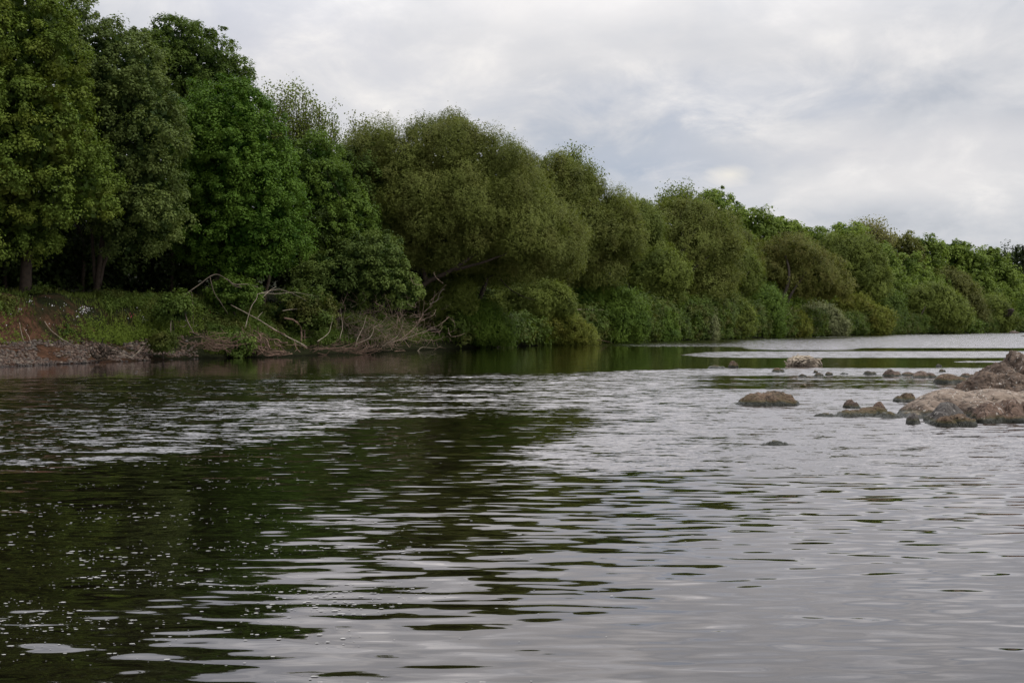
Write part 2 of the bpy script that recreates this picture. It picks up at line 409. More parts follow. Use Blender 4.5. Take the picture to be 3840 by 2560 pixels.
def box(v, a, b, w):
    return smooth(a-w, a+w, v)*smooth(b+w, b-w, v)
def ripple_fields(x, y):
    """calm and ruffled reaches of the river"""
    Yc = np.maximum(y, 3.0)
    r = 1225+7254/Yc; c = 1920+F*x/Yc
    R = np.full(x.shape, .12)
    # far reach ruffled silver
    R = np.maximum(R, .95*smooth(1318, 1306, r)*smooth(1900, 2500, c+(1300-r)*12))
    R = R*(1-.95*box(r, 1299, 1314, 3)*smooth(3000, 2600, c))
    R = R*(1-.9*box(r, 1304, 1312, 2.5)*smooth(3100, 3300, c))
    R = np.maximum(R, .95*box(r, 1317, 1341, 3)*smooth(2350, 2750, c-(r-1330)*0-abs(r-1330)*10))
    # dark green calm strip 1342-1385
    R = np.where((r > 1343) & (r < 1400), .16, R)
    R = np.maximum(R, .75*box(r, 1353, 1358, 2)*smooth(3500, 3650, c))
    # band of broken silver
    edge = 1392-18*smooth(2000, 2700, c)+16*smooth(1500, 0, c)
    R = np.maximum(R, (.46+.16*smooth(1400, 2400, c))*smooth(edge-8, edge+16, r)*smooth(1640, 1590, r+0*c))
    R = R*(1-.62*box(r, 1408, 1460, 8)*smooth(2500, 2750, c))
    R = np.maximum(R, .92*smooth(1460, 1480, r)*smooth(1800, 2500, c+(r-1500)*1.0)*smooth(1840, 1700, r))
    # left ruffled tongue
    low = 1780-110*smooth(100, 1350, c)-60*smooth(1100, 1600, c)
    up = 1520-30*smooth(0, 900, c)
    R = np.maximum(R, .62*smooth(up-40, up+30, r)*smooth(low+45, low-75, r)*smooth(1700, 1250, c))
    # calm dark pool in the middle
    pool = np.exp(-(((c-1750)/520)**2+((r-1620-(1750-c)*.06)/60)**2))
    R = R*(1-.72*np.clip(pool*1.3, 0, 1))
    R = np.where(r > 1800, R*smooth(1880, 1800, r), R)
    S = .22+.78*smooth(45, 13, Yc)
    S = S*(1-.75*np.exp(-(((c-650)/420)**2+((r-1960)/150)**2)))
    S = S*(1-.45*np.exp(-(((c-100)/500)**2+((r-2050)/200)**2)))
    S = S*(1+.15*smooth(1900, 1500, r)*smooth(1500, 2000, c))
    K = .25+1.35*smooth(1345, 1420, r)*smooth(1900, 1760, r)
    K = np.where(r < 1345, .28, K)
    return R, S, K
def build_water():
    ys = np.r_[-60, -30, -10, 0, 2, 1./np.linspace(1/3.2, 1/650., 620)]
    us = np.linspace(-1, 1, 420); us = np.sign(us)*(np.abs(us)*.62+.38*np.abs(us)**3)
    X = us[None]*(np.maximum(ys, 0)[:, None]*.75+22)+0*ys[:, None]
    Y = ys[:, None]+0*X
    X = X+Y*.08
    X[:, -1] = np.maximum(X[:, -1], 1600); X[:, 0] = np.minimum(X[:, 0], -300)
    n, k = X.shape
    R, S, K = ripple_fields(X, Y)
    i = np.arange(n-1)[:, None]*k; j = np.arange(k-1)[None]
    q = np.stack([i+j, i+j+1, i+k+j+1, i+k+j], -1).reshape(-1, 4)
    o = mesh_np('water', np.stack([X, Y, 0*X], -1).reshape(-1, 3), q, watermat(), smooth=True)
    for nm, v in (('ripple', R), ('swell', S), ('streak', K)):
        a = o.data.attributes.new(nm, 'FLOAT', 'POINT'); a.data.foreach_set('value', v.astype(np.float32).ravel())
    tag(o, kind='structure')
build_water()

def foam():
    rng = np.random.default_rng(5)
    m = simplemat('foam', (.16, .16, .155), (.42, .41, .40), 30, .6, 0)
    V = []; Fc = []; cnt = 0
    r = rng.uniform(1345, 2560, 90000); c = rng.uniform(-60, 3900, 90000)  # flecks on the farther water also serve as painted white glints
    y = 7254/(r-1225); x = (c-1920)/F*y
    dens = .10+.90*smooth(2000, 900, c)
    dens = np.where(c > 1900, .10+.25*smooth(2600, 2000, c), dens)
    dens *= np.where(r < 1400, .7, 1)*np.where(c > 2400, .25, 1)*np.where(c > 2000, smooth(2300, 1900, r)*.8+.2, 1)
    cl = fbm(np.stack([x*.35, y*1.4, 0*x], -1), 3); cl2 = vnoise(np.stack([x*2.2, y*4, 0*x+3], -1))
    keep = rng.random(90000) < dens*smooth(.40, .66, cl)*smooth(.25, .8, cl2)*.22
    x, y, r = x[keep], y[keep], r[keep]
    ang = np.linspace(0, 2*np.pi, 6, endpoint=False)
    rad = (.0017+.0065*rng.random(len(x))**4)*(1+y*.11)
    st = rng.uniform(1, 2.2, len(x))
    Vx = x[:, None]+np.cos(ang)*(rad*st)[:, None]; Vy = y[:, None]+np.sin(ang)*rad[:, None]
    Vz = np.full_like(Vx, .004)
    V = np.stack([Vx, Vy, Vz], -1).reshape(-1, 3)
    Fc = np.arange(len(x)*6).reshape(-1, 6)
    o = mesh_np('foam_glint_flecks', V, Fc, m); tag(o, 'small white foam flecks and painted glints on the dark river', 'foam', kind='stuff')
foam()

# ------------------------------------------------------------------ foliage engine
def inside(poly, x, y):
    c = False; n = len(poly)
    for i in range(n):
        x1, y1 = poly[i]; x2, y2 = poly[(i+1) % n]
        if (y1 > y) != (y2 > y) and x < (x2-x1)*(y-y1)/(y2-y1)+x1: c = not c
    return c
def edged(poly, x, y):
    b = 1e9; n = len(poly)
    for i in range(n):
        x1, y1 = poly[i]; x2, y2 = poly[(i+1) % n]; dx, dy = x2-x1, y2-y1
        t = max(0, min(1, ((x-x1)*dx+(y-y1)*dy)/(dx*dx+dy*dy+1e-9)))
        b = min(b, math.hypot(x-x1-t*dx, y-y1-t*dy))
    return b
def fill_lobes(poly, d, thick, Rmin, Rmax, rng, sep=.62, tries=900, dfun=None):
    xs = [p[0] for p in poly]; ys = [p[1] for p in poly]
    Ls = []
    for i in range(tries):
        R = Rmax+(Rmin-Rmax)*(i/tries)**.6
        x = rng.uniform(min(xs), max(xs)); y = rng.uniform(min(ys), max(ys))
        if not inside(poly, x, y): continue
        dd = dfun(x) if dfun else d
        e = edged(poly, x, y)*dd/F
        if e < R*.72: continue
        T = thick*(.45+.55*min(1, (e-R*.6)/(thick*.9)))
        u = rng.uniform(.1, 1) if rng.random() < .68 else rng.uniform(-.7, .5)
        c = at(x, y, dd); c[1] -= T*u
        k = c[1]/dd; c[0] *= k; c[2] = CAMZ+(c[2]-CAMZ)*k
        ok = True
        for (q, r2) in Ls:
            if np.linalg.norm(c-q) < sep*(R+r2)*.5*1.35: ok = False; break
        if ok: Ls.append((c, R))
    return Ls

def lobe_points(Ls, dens, rng, back=.3, low=-.6, squash=.92, rough=.14, spray=.22):
    C3 = np.array([c for c, r in Ls]); RR = np.array([r for c, r in Ls])
    P, O, Li = [], [], []
    for i, (c, R) in enumerate(Ls):
        n = max(6, int(4*np.pi*R*R*dens))
        v = nrm(rng.normal(size=(n, 3)))
        v = v[(v[:, 2] > low)]
        v = v[(v[:, 1] < .35) | (rng.random(len(v)) < back)]
        kd = nrm(rng.normal(size=(11, 3))+np.array([0, -.2, .35])); a = (v@kd.T).max(1)
        bump = (smooth(.74, .99, a)-.45)*spray
        p = c+v*R*np.array([1, 1, squash])*(1+rng.uniform(-rough*1.3, rough, (len(v), 1))+bump[:, None])
        dd = np.linalg.norm(p[:, None]-C3[None], axis=-1)/RR[None]; dd[:, i] = 9
        k = dd.min(1) > .80
        P.append(p[k]); O.append(v[k]); Li.append(np.full(k.sum(), i))
    return np.concatenate(P), np.concatenate(O), np.concatenate(Li)

def broad_leaves(Ls, d, rng, L0=.135, lk=.0018, lai=.85, cl=.40):
    Lf = max(L0, d*lk); rc = max(cl, 2.35*Lf)
    P, O, Li = lobe_points(Ls, .27/rc**2, rng)
    jut = (rng.random(len(P)) < .04) & (O[:, 2] > -.1)
    P[jut] += (O[jut]+np.array([0, 0, .5]))*rng.uniform(.3, 1.0, (jut.sum(), 1))*rc*1.05
    nl = int(2*np.pi*rc*rc*lai/(Lf*Lf*.42))
    n = len(P); lt = rng.random(len(Ls))
    rcv = rc*rng.uniform(.45, 1.5, n)
    idx = np.repeat(np.arange(n), nl); M = len(idx)
    v = nrm(rng.normal(size=(M, 3))*.9+O[idx]*.55+np.array([0, 0, .5]))
    an = rng.uniform(.55, 1.5, (n, 3)); an[:, 2] = rng.uniform(.45, 1.0, n)
    pos = P[idx]+v*(rcv[idx]*rng.uniform(.45, 1.15, M))[:, None]*an[idx]+rng.normal(size=(M, 3))*.05
    pos[:, 2] -= .25*rcv[idx]*(1-v[:, 2])*.6
    nn = nrm(v+np.array([0, 0, .6])+rng.normal(size=(M, 3))*.33)
    t = rng.normal(size=(M, 3))+np.array([0, 0, -.7])+v*.6
    Lq = Lf*rng.uniform(.65, 1.25, M)
    ct = rng.random(n)
    tint = .30*lt[Li[idx]]+.38*ct[idx]+.32*rng.random(M)
    return leafquads(pos, nn, t, Lq, Lq*.42), tint

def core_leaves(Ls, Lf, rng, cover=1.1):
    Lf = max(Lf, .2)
    """inner leaves closing the heart of each clump, shade painted in as tint"""
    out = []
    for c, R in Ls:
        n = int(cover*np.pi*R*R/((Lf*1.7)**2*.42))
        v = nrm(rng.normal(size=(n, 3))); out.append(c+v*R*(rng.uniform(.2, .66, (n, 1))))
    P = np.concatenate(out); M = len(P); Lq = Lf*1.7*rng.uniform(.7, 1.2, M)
    return leafquads(P, rng.normal(size=(M, 3))+np.array([0, -.5, .3]), rng.normal(size=(M, 3)), Lq, Lq*.42), .12*rng.random(M)-.25  # low tint puts the crown's inner shade into the leaf colour

def willow_leaves(Ls, d, rng, L0=.15, lk=.0018, lai=1.0, up=.8):
    Lf = max(L0, d*lk)
    nl = 9
    area = Lf*Lf*.17
    P, O, Li = lobe_points(Ls, lai*1.35/(area*nl), rng, low=-.75, rough=.20, spray=.62)
    n = len(P); lt = rng.random(len(Ls)); RR = np.array([r for c, r in Ls])
    sd = nrm(O*.75+np.array([0, 0, up])+rng.normal(size=(n, 3))*.38)
    sl = RR[Li]*rng.uniform(.35, .75, n)
    jt = (rng.random(n) < .012) & (O[:, 2] > .2); sd[jt] = nrm(sd[jt]+np.array([0, 0, 1.2])); sl[jt] *= rng.uniform(1.0, 1.6, jt.sum()); P[jt] += sd[jt]*(sl[jt]*.45)[:, None]
    idx = np.repeat(np.arange(n), nl); M = len(idx); t = rng.random(M)
    pos = P[idx]+sd[idx]*((t-.75)*sl[idx])[:, None]
    pos[:, 2] -= (t**2)*sl[idx]*.16
    pos += rng.normal(size=(M, 3))*Lf*.38
    tang = nrm(sd[idx]+rng.normal(size=(M, 3))*.55)
    nn = O[idx]*1.0+rng.normal(size=(M, 3))*.45+np.array([0, 0, .55])
    Lq = Lf*rng.uniform(.7, 1.3, M); ct = rng.random(n)
    tint = .60*lt[Li[idx]]+.26*ct[idx]+.14*rng.random(M)
    return leafquads(pos, nn, tang, Lq, Lq*.19), tint

def limbs(base, Ls, rng, r0, n=7, fork=.35, lean=None):
    """a trunk with limbs reaching into the crown"""
    C3 = np.array([c for c, r in Ls]); cen = C3.mean(0)
    top = cen.copy(); top[2] = base[2]+(cen[2]-base[2])*1.1
    fk = base+(top-base)*fork; fk[2] = base[2]+(top[2]-base[2])*fork
    tr = smoothpath([base-np.array([0, 0, .5]), base+(fk-base)*.5+rng.normal(size=3)*r0*.8, fk, fk+(top-fk)*.6+rng.normal(size=3)*r0*2, top], 6)
    lst = [(tr, np.linspace(r0, r0*.22, len(tr)))]
    ids = rng.permutation(len(C3))[:n]
    for i in ids:
        k = rng.integers(int(len(tr)*.3), int(len(tr)*.85)); a = tr[k]; b = C3[i]
        mid = a+(b-a)*.5+rng.normal(size=3)*np.linalg.norm(b-a)*.10+np.array([0, 0, -.08*np.linalg.norm(b-a)])
        pth = smoothpath([a, mid, b], 7, .5*r0, rng); rr = r0*(.5-.35*k/len(tr))
        lst.append((pth, np.linspace(rr, rr*.22, len(pth))))
    return lst

TREE_N = [0]
def ragged(poly, amp, rng):
    out = []; n = len(poly); w = max(p[0] for p in poly)-min(p[0] for p in poly)
    for i in range(n):
        a = np.array(poly[i], float); b = np.array(poly[(i+1) % n], float); k = max(1, int(np.linalg.norm(b-a)/(w*.11)))
        for j in range(k):
            p = a+(b-a)*j/k; out.append(tuple(p+rng.normal(size=2)*w*amp))
    return out
def tree(name, typ, poly, off, mat, label, cat='tree', group=None, thick=3.0, R=(1.0, 2.3), trunk=None, seed=None, base=None, r0=.22, lai=None, dabs=None, bark=None, nlimb=7, sep=.62, tries=2200, up=.85, core=1.1):
    TREE_N[0] += 1
    rng = np.random.default_rng(seed or (100+TREE_N[0]*7))
    xs = [p[0] for p in poly]; ys = [p[1] for p in poly]; cx = .5*(min(xs)+max(xs))
    d = dabs if dabs else Ds(base if base is not None else cx)+off
    k = d/60.0 if typ != 'x' else 1
    poly2 = ragged(poly, .022 if typ == 'willow' else .014, rng)
    Ls = fill_lobes(poly2, d, thick, R[0]*.8, R[1], rng, sep, tries)
    if not Ls:
        raise RuntimeError('no lobes for '+label)
    bx = (base if base is not None else cx)
    bp = at(bx, 1000, d); bp[2] = tz(bp[0], bp[1])
    C3z = min(c[2]-r for c, r in Ls)
    if bp[2] < .05: bp[2] = .0
    root = tag(empty(name, bp), label, cat, group)
    if typ == 'broad':
        Q, t = broad_leaves(Ls, d, rng, lai=lai or .85)
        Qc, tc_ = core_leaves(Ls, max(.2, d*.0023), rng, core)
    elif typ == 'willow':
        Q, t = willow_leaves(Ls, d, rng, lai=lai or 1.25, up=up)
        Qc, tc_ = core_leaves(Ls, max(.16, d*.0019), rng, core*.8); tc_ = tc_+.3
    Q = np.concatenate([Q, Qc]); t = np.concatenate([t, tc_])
    Q = Q-bp[None, None, :]
    part = 'crown' if cat == 'tree' else 'foliage'
    quads_obj(part, Q, t, G[mat], root)
    if trunk is None: lst = limbs(bp, Ls, rng, r0*max(1, k*.8), nlimb)
    else:
        lst = []
        for pth, ra, rb in trunk:
            q = smoothpath([at(a, b, d+(dz if len(pp) > 2 else 0)) for pp in pth for a, b, dz in [tuple(pp)+((0,) if len(pp) == 2 else ())]], 7, .05, rng)
            lst.append((q, np.linspace(ra, rb, len(q))))
    V, Fq = tubes(lst)
    mesh_np('trunk' if cat == 'tree' else 'stems', V-bp, Fq, bark or BARK, root, smooth=True)
    return root, Ls, d

def sparse(name, poly, off, mat, label, nbr=60, leafn=22, L0=.2, base=None, seed=1, r0=.16, group=None, fan=.35, rl=.5, bark=None):
    """open tree whose twigs show against the sky"""
    rng = np.random.default_rng(seed)
    xs = [p[0] for p in poly]; ys = [p[1] for p in poly]; cx = .5*(min(xs)+max(xs)); base = base or cx
    d = Ds(base)+off
    bp = at(base, 1000, d); bp[2] = tz(bp[0], bp[1])
    root = tag(empty(name, bp), label, 'tree', group)
    top0 = at(base, max(ys)+20, d)
    lst = [(smoothpath([bp-np.array([0, 0, .5]), (bp+top0)/2, top0], 6), r0*1.3)]
    Ps = []; Ts = []
    hubs = [top0+(at(rng.uniform(min(xs), max(xs)), max(ys)-(max(ys)-min(ys))*.25, d)-top0)*rng.uniform(.3, .9) for _ in range(7)]
    for h in hubs: lst.append((smoothpath([top0, (top0+h)/2+rng.normal(size=3)*.2, h], 5), np.linspace(r0*.8, r0*.4, 11)))
    n = 0; tr = 0
    while n < nbr and tr < 5000:
        tr += 1
        x = rng.uniform(min(xs), max(xs)); y = rng.uniform(min(ys), max(ys))
        if not inside(poly, x, y): continue
        n += 1
        e = at(x, y, d+rng.uniform(-2, 2)); h = hubs[int(np.argmin([np.linalg.norm(e-q)+rng.uniform(0, 2) for q in hubs]))]
        L_ = np.linalg.norm(e-h)
        p = smoothpath([h, h+(e-h)*.5+rng.normal(size=3)*L_*fan*.3+np.array([0, 0, -.1*L_]), e], 5)
        lst.append((p, np.linspace(r0*.28, r0*.08, len(p))))
        for _ in range(3):
            k = rng.integers(4, len(p)); e2 = p[k]+nrm(rng.normal(size=3)+np.array([0, 0, 1.0]))*rng.uniform(.4, 1.2)*d/90
            lst.append((np.array([p[k], (p[k]+e2)/2+rng.normal(size=3)*.06, e2]), np.array([r0*.13, r0*.1, r0*.06])))
            Ps.append(e2)
        Ps.append(e)
    Ps = np.array(Ps); idx = np.repeat(np.arange(len(Ps)), leafn); M = len(idx); Lf = max(L0, d*.0019)
    pos = Ps[idx]+rng.normal(size=(M, 3))*rl*.5*np.array([1, 1, 1.1])*d/90
    Lq = Lf*rng.uniform(.6, 1.2, M)
    Q = leafquads(pos, rng.normal(size=(M, 3))+np.array([0, 0, .5]), rng.normal(size=(M, 3)), Lq, Lq*.34)-bp
    quads_obj('crown', Q, rng.random(M), G[mat], root)
    V, Fq = tubes(lst); mesh_np('trunk', V-bp, Fq, bark or BARK, root, smooth=True)
    return root

def stuff_foliage(name, poly, off, mat, label, R, thick=2, typ='broad', seed=3, sep=.8, tries=2500, cat='trees', lai=.6, L0=.22):
    rng = np.random.default_rng(seed)
    df = (lambda x: Ds(x)+off) if off < 400 else (lambda x: off)
    Ls = fill_lobes(poly, 0, thick, R[0], R[1], rng, sep, tries, df)
    dm = np.mean([c[1] for c, r in Ls])
    if typ == 'broad': Q, t = broad_leaves(Ls, dm, rng, lai=lai, L0=L0)
    else: Q, t = willow_leaves(Ls, dm, rng, lai=lai, L0=L0)
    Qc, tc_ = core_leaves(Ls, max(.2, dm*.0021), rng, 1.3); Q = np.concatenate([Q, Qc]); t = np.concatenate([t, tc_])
    o = quads_obj(name, Q, t, G[mat]); return tag(o, label, cat, kind='stuff')

# ------------------------------------------------------------------ the left wood
gl = 'broadleaf trees crowding the high left bank'
T = tree
T('broadleaf_tree', 'broad', [(-420, -260), (0, -200), (130, -60), (190, 20), (260, 90), (300, 250), (330, 480), (400, 640), (430, 800), (380, 930), (230, 880), (190, 960), (90, 1000), (-60, 1020), (-420, 1000)], 9, 'yellowgreen',
  'huge yellow green broadleaf tree filling the left edge of the photo', group=gl, thick=4, R=(1.0, 2.2), base=97, bark=BARKDARK, trunk=[([(95, 1100), (100, 1000), (112, 800), (60, 500)], .32, .2), ([(106, 930), (180, 700), (240, 400)], .16, .06), ([(112, 800), (-60, 600), (-200, 300)], .18, .06)])
T('broadleaf_tree', 'broad', [(150, 60), (180, -10), (270, 0), (340, 40), (370, 110), (470, 90), (550, 170), (620, 260), (650, 420), (690, 560), (640, 640), (680, 780), (650, 900), (560, 960), (430, 970), (330, 920), (350, 700), (250, 400)], 9.5, 'greygreen',
  'tall grey green broadleaf tree right of the left edge, its trunk forking low', group=gl, thick=3.5, R=(.95, 2.0), base=375, bark=BARKDARK, trunk=[([(362, 1100), (372, 1000), (390, 850), (420, 500)], .2, .1), ([(364, 1090), (350, 960), (330, 700)], .14, .06), ([(372, 1070), (400, 960), (470, 800)], .14, .06)])
T('broadleaf_tree', 'broad', [(520, 180), (560, 120), (600, 60), (640, 90), (690, 85), (770, 130), (860, 170), (900, 270), (925, 360), (900, 520), (650, 540), (540, 350)], 22, 'deep',
  'dark broadleaf tree with a ragged rounded top rising behind the bright green tree', group=gl, thick=3, R=(.8, 1.9))
T('broadleaf_tree', 'broad', [(650, 520), (690, 400), (780, 320), (850, 290), (960, 340), (1020, 400), (1060, 500), (1090, 640), (1130, 760), (1150, 900), (1100, 1010), (960, 1060), (800, 1040), (690, 1000), (640, 800)], 9, 'bright',
  'bright green maple hanging low over the fallen branches', group=gl, thick=3.5, R=(.9, 2.0), base=830, trunk=[([(800, 1110), (812, 1020), (850, 850), (860, 600)], .22, .1), ([(820, 980), (900, 900), (1000, 850)], .1, .03), ([(830, 950), (760, 860), (720, 700)], .1, .04)])
T('broadleaf_tree', 'broad', [(1060, 620), (1100, 540), (1180, 510), (1260, 560), (1310, 660), (1370, 780), (1390, 900), (1330, 1010), (1190, 1060), (1110, 1020), (1110, 800)], 10, 'midgreen',
  'mid green broadleaf tree below the thin leafed crown on the skyline', group=gl, thick=3, R=(.8, 1.8))
T('broadleaf_tree', 'broad', [(1240, 590), (1320, 560), (1390, 580), (1440, 700), (1430, 860), (1400, 960), (1320, 930), (1270, 760)], 14, 'deep',
  'narrow dark green tree at the left foot of the big willow', group=gl, thick=2, R=(.8, 1.6))
T('broadleaf_tree', 'broad', [(1080, 1060), (1180, 960), (1300, 900), (1420, 860), (1500, 930), (1530, 1030), (1620, 1110), (1560, 1150), (1380, 1165), (1220, 1180), (1100, 1150)], 6, 'pale',
  'maple with pale leaves drooping above the heap of bare branches', group=gl, thick=2.6, R=(.6, 1.3), base=1250)
sparse('broadleaf_tree', [(960, 400), (1000, 350), (1100, 320), (1190, 370), (1265, 430), (1290, 540), (1260, 640), (1080, 640), (980, 520)], 30, 'olivegreen',
  'thin leafed tree on the skyline with bare twigs showing against the cloud', nbr=170, leafn=20, base=1120, seed=11, rl=.55)
sparse('willow_tree', [(1270, 480), (1330, 440), (1400, 460), (1450, 520), (1450, 660), (1300, 660)], 26, 'olive',
  'sparse grey twigged willow top between the maples and the big willow', nbr=80, leafn=14, base=1350, seed=12, rl=.6)
# small young trees in the shade of the wood
for i, (px, o_, h) in enumerate([(20, 13, 5), (250, 16, 6), (310, 13, 5), (560, 15, 6), (640, 12, 5), (720, 17, 6), (980, 10, 5), (1180, 9, 5)]):
    rng = np.random.default_rng(400+i); d = Ds(px)+o_; b = at(px, 1000, d); b[2] = tz(b[0], b[1])
    lab = ['straight dark trunk in the shade beside the left edge', 'slim dark trunk in the shade left of the forked trunk', 'thin leaning trunk touching the forked tree', 'dark trunk in the shade above the mossy bank', 'slender trunk behind the arching dead branch', 'trunk deepest in the shade of the bright maple', 'slim stem rising behind the long pale pole', 'thin stem under the mid green tree'][i]
    r = tag(empty('young_tree', b), lab, 'tree', 'slim trunks in the shade of the wood')
    p = smoothpath([b-np.array([0, 0, .4]), b+np.array([rng.normal()*.3, 0, h*.5]), b+np.array([rng.normal()*.8, 0, h])], 6, .1, rng)
    V, Fq = tubes([(p, np.linspace(.13, .07, len(p)))]); mesh_np('trunk', V-b, Fq, BARKDARK, r, smooth=True)
    Ls = [(b+np.array([rng.normal()*.8, rng.normal()*.5, h+rng.uniform(-.5, 1)]), rng.uniform(.8, 1.3)) for _ in range(4)]
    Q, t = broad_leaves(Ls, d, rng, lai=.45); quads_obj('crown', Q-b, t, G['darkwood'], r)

# ------------------------------------------------------------------ the willows
gw = 'willows along the river bank'
T('willow_tree', 'willow', [(1310, 670), (1350, 520), (1410, 470), (1490, 458), (1560, 475), (1620, 452), (1710, 448), (1790, 472), (1850, 505), (1910, 550), (1990, 630), (2070, 730), (2170, 860), (2200, 970), (2080, 1040), (1850, 1020), (1620, 1020), (1480, 1030), (1380, 940)], 8, 'olive',
  'biggest olive willow, its leaning dark trunk spreading in the middle of the bank', group=gw, thick=4.5, sep=.80, R=(1.0, 2.3), base=1560, bark=BARKDARK,
  trunk=[([(1540, 1120, -3), (1600, 1060, -3), (1700, 1010, -3.5), (1800, 930, -3), (1850, 800, 0)], .23, .09), ([(1700, 1012, -3.5), (1820, 980, -4), (1900, 950, -4)], .14, .05), ([(1700, 1010, -3), (1720, 850, -1), (1740, 700, 0)], .14, .05), ([(1600, 1060, -3), (1560, 900, -1), (1500, 700, 0)], .2, .06), ([(1780, 900, -2), (1690, 720, -3.6), (1640, 560, -2)], .14, .05)])
T('willow_tree', 'willow', [(1840, 550), (1920, 540), (2000, 555), (2090, 575), (2160, 600), (2220, 655), (2270, 710), (2350, 760), (2410, 820), (2400, 930), (2300, 1040), (2150, 1080), (2000, 1060), (1920, 980), (1900, 760)], 12, 'olive',
  'broad green olive willow sloping down right of the biggest willow', group=gw, thick=4, sep=.86, R=(1.1, 2.5), base=2100)
T('willow_tree', 'willow', [(1640, 880), (1720, 820), (1850, 790), (1960, 830), (2030, 900), (2060, 1000), (1990, 1060), (1850, 1080), (1700, 1060), (1640, 980)], 3.5, 'olivegreen',
  'lower willow with pale trunk and arching bare bough before the biggest willow', group=gw, thick=2.5, R=(.8, 1.7), base=1796,
  trunk=[([(1790, 1170, -2), (1800, 1120, -2), (1822, 1060, -2.5), (1835, 1000, -2)], .22, .15), ([(1830, 1040, -3), (1860, 1030, -3), (1890, 1060, -3.2), (1916, 1085, -3.2), (1960, 1110, -3.2), (2005, 1125, -3)], .07, .02), ([(1835, 1005, -2), (1790, 900, -1), (1740, 860, 0)], .1, .04), ([(1835, 1005, -2), (1900, 920, -1), (1950, 880, 0)], .1, .04)])
sparse('willow_tree', [(2060, 640), (2090, 590), (2140, 565), (2175, 570), (2200, 630), (2240, 690), (2250, 760), (2140, 780), (2070, 730)], 22, 'olivegreen',
  'sparse willow top with a forked grey spray above the broad green olive willow', nbr=130, leafn=20, base=2130, seed=14, rl=.55)
T('willow_tree', 'willow', [(2360, 860), (2400, 800), (2470, 770), (2540, 740), (2630, 745), (2700, 790), (2750, 860), (2770, 970), (2730, 1080), (2620, 1120), (2480, 1120), (2400, 1060)], 14, 'olive',
  'round olive willow with an upright fan of dark limbs below the bright rounded sycamore', group=gw, thick=4.5, sep=.86, R=(1.4, 3.0), base=2545,
  trunk=[([(2522, 1130, -4), (2530, 1060, -4.5), (2550, 980, -4.8), (2558, 880, -4), (2550, 800, -2)], .34, .12), ([(2552, 960, -4.8), (2600, 880, -4.6), (2640, 810, -3)], .2, .07), ([(2540, 1000, -4.8), (2490, 900, -4), (2450, 840, -2)], .2, .07), ([(2530, 1060, -4.5), (2610, 1000, -5), (2680, 940, -4)], .18, .06)])
sparse('willow_tree', [(2450, 790), (2480, 745), (2530, 735), (2580, 720), (2610, 735), (2600, 800), (2480, 830)], 30, 'olivegreen',
  'wispy grey green willow top just left of the bright rounded sycamore', nbr=90, leafn=18, base=2530, seed=15, rl=.6)
T('willow_tree', 'willow', [(2780, 1000), (2810, 930), (2870, 895), (2950, 878), (3040, 900), (3110, 955), (3170, 1020), (3180, 1080), (3110, 1120), (2980, 1120), (2860, 1110), (2790, 1070)], 12, 'brownolive',
  'domed brownish olive willow with twin dark leaning trunks near the water', group=gw, thick=5, sep=.86, R=(1.8, 3.6), base=2940,
  trunk=[([(2905, 1190, -5), (2915, 1140, -5.5), (2945, 1095, -6), (2960, 1020, -5.5), (2940, 940, -3)], .45, .14), ([(2935, 1180, -5), (2950, 1140, -5.5), (2975, 1090, -6), (3040, 1000, -4)], .38, .12)])
T('willow_tree', 'willow', [(2670, 1020), (2700, 950), (2770, 920), (2830, 970), (2830, 1060), (2790, 1110), (2710, 1110)], 12, 'olivegreen',
  'small olive willow tucked left of the domed brownish willow', group=gw, thick=3, R=(1.3, 2.4))
T('willow_tree', 'willow', [(3100, 960), (3150, 900), (3220, 880), (3280, 920), (3320, 990), (3330, 1070), (3270, 1130), (3170, 1120), (3110, 1050)], 18, 'olivegreen',
  'dark olive willow with two soft peaks right of the domed brownish willow', group=gw, thick=5, R=(1.8, 3.4))
T('willow_tree', 'willow', [(3350, 1130), (3400, 1080), (3480, 1060), (3570, 1080), (3630, 1130), (3640, 1200), (3590, 1245), (3440, 1247), (3380, 1215)], 8, 'olivegreen',
  'low dark willow over the shaded gap with thin pale stems', group=gw, thick=5, R=(1.8, 3.4), base=3480,
  trunk=[([(3375, 1252, -9), (3380, 1200, -9), (3400, 1150, -8)], .2, .1), ([(3400, 1250, -10), (3390, 1228, -10), (3378, 1205, -10), (3372, 1190, -10)], .15, .06), ([(3440, 1248, -8), (3450, 1190, -8), (3470, 1150, -7)], .2, .08)])
T('willow_tree', 'willow', [(3500, 1040), (3570, 1000), (3630, 1050), (3670, 1120), (3700, 1180), (3680, 1240), (3600, 1230), (3560, 1130)], 22, 'brown',
  'brown tinged willow on the slope below the far hill trees', group=gw, thick=5, R=(2.0, 3.8))
T('willow_tree', 'willow', [(3640, 1160), (3700, 1110), (3760, 1120), (3800, 1180), (3800, 1247), (3660, 1249)], 8, 'olivegreen',
  'rounded olive green willow beside the dark gap at the far right shore', group=gw, thick=5, R=(2.0, 3.8))
T('willow_tree', 'willow', [(3780, 1170), (3850, 1130), (3980, 1150), (3990, 1247), (3800, 1247)], 18, 'midgreen',
  'last shaded willow at the right edge of the photo', group=gw, thick=5, R=(2.4, 4.2))
T('willow_tree', 'willow', [(3230, 1110), (3300, 1070), (3370, 1100), (3400, 1180), (3370, 1246), (3290, 1230), (3240, 1170)], 18, 'deep',
  'dark leafy willow behind the pale shrub at the bend', group=gw, thick=4, R=(1.8, 3.0))
T('willow_tree', 'willow', [(2370, 1040), (2400, 980), (2470, 950), (2560, 980), (2590, 1060), (2520, 1120), (2410, 1110)], 6, 'olivegreen',
  'low round willow at the left foot of the upright dark limbs', group=gw, thick=3, R=(1.1, 2.2))
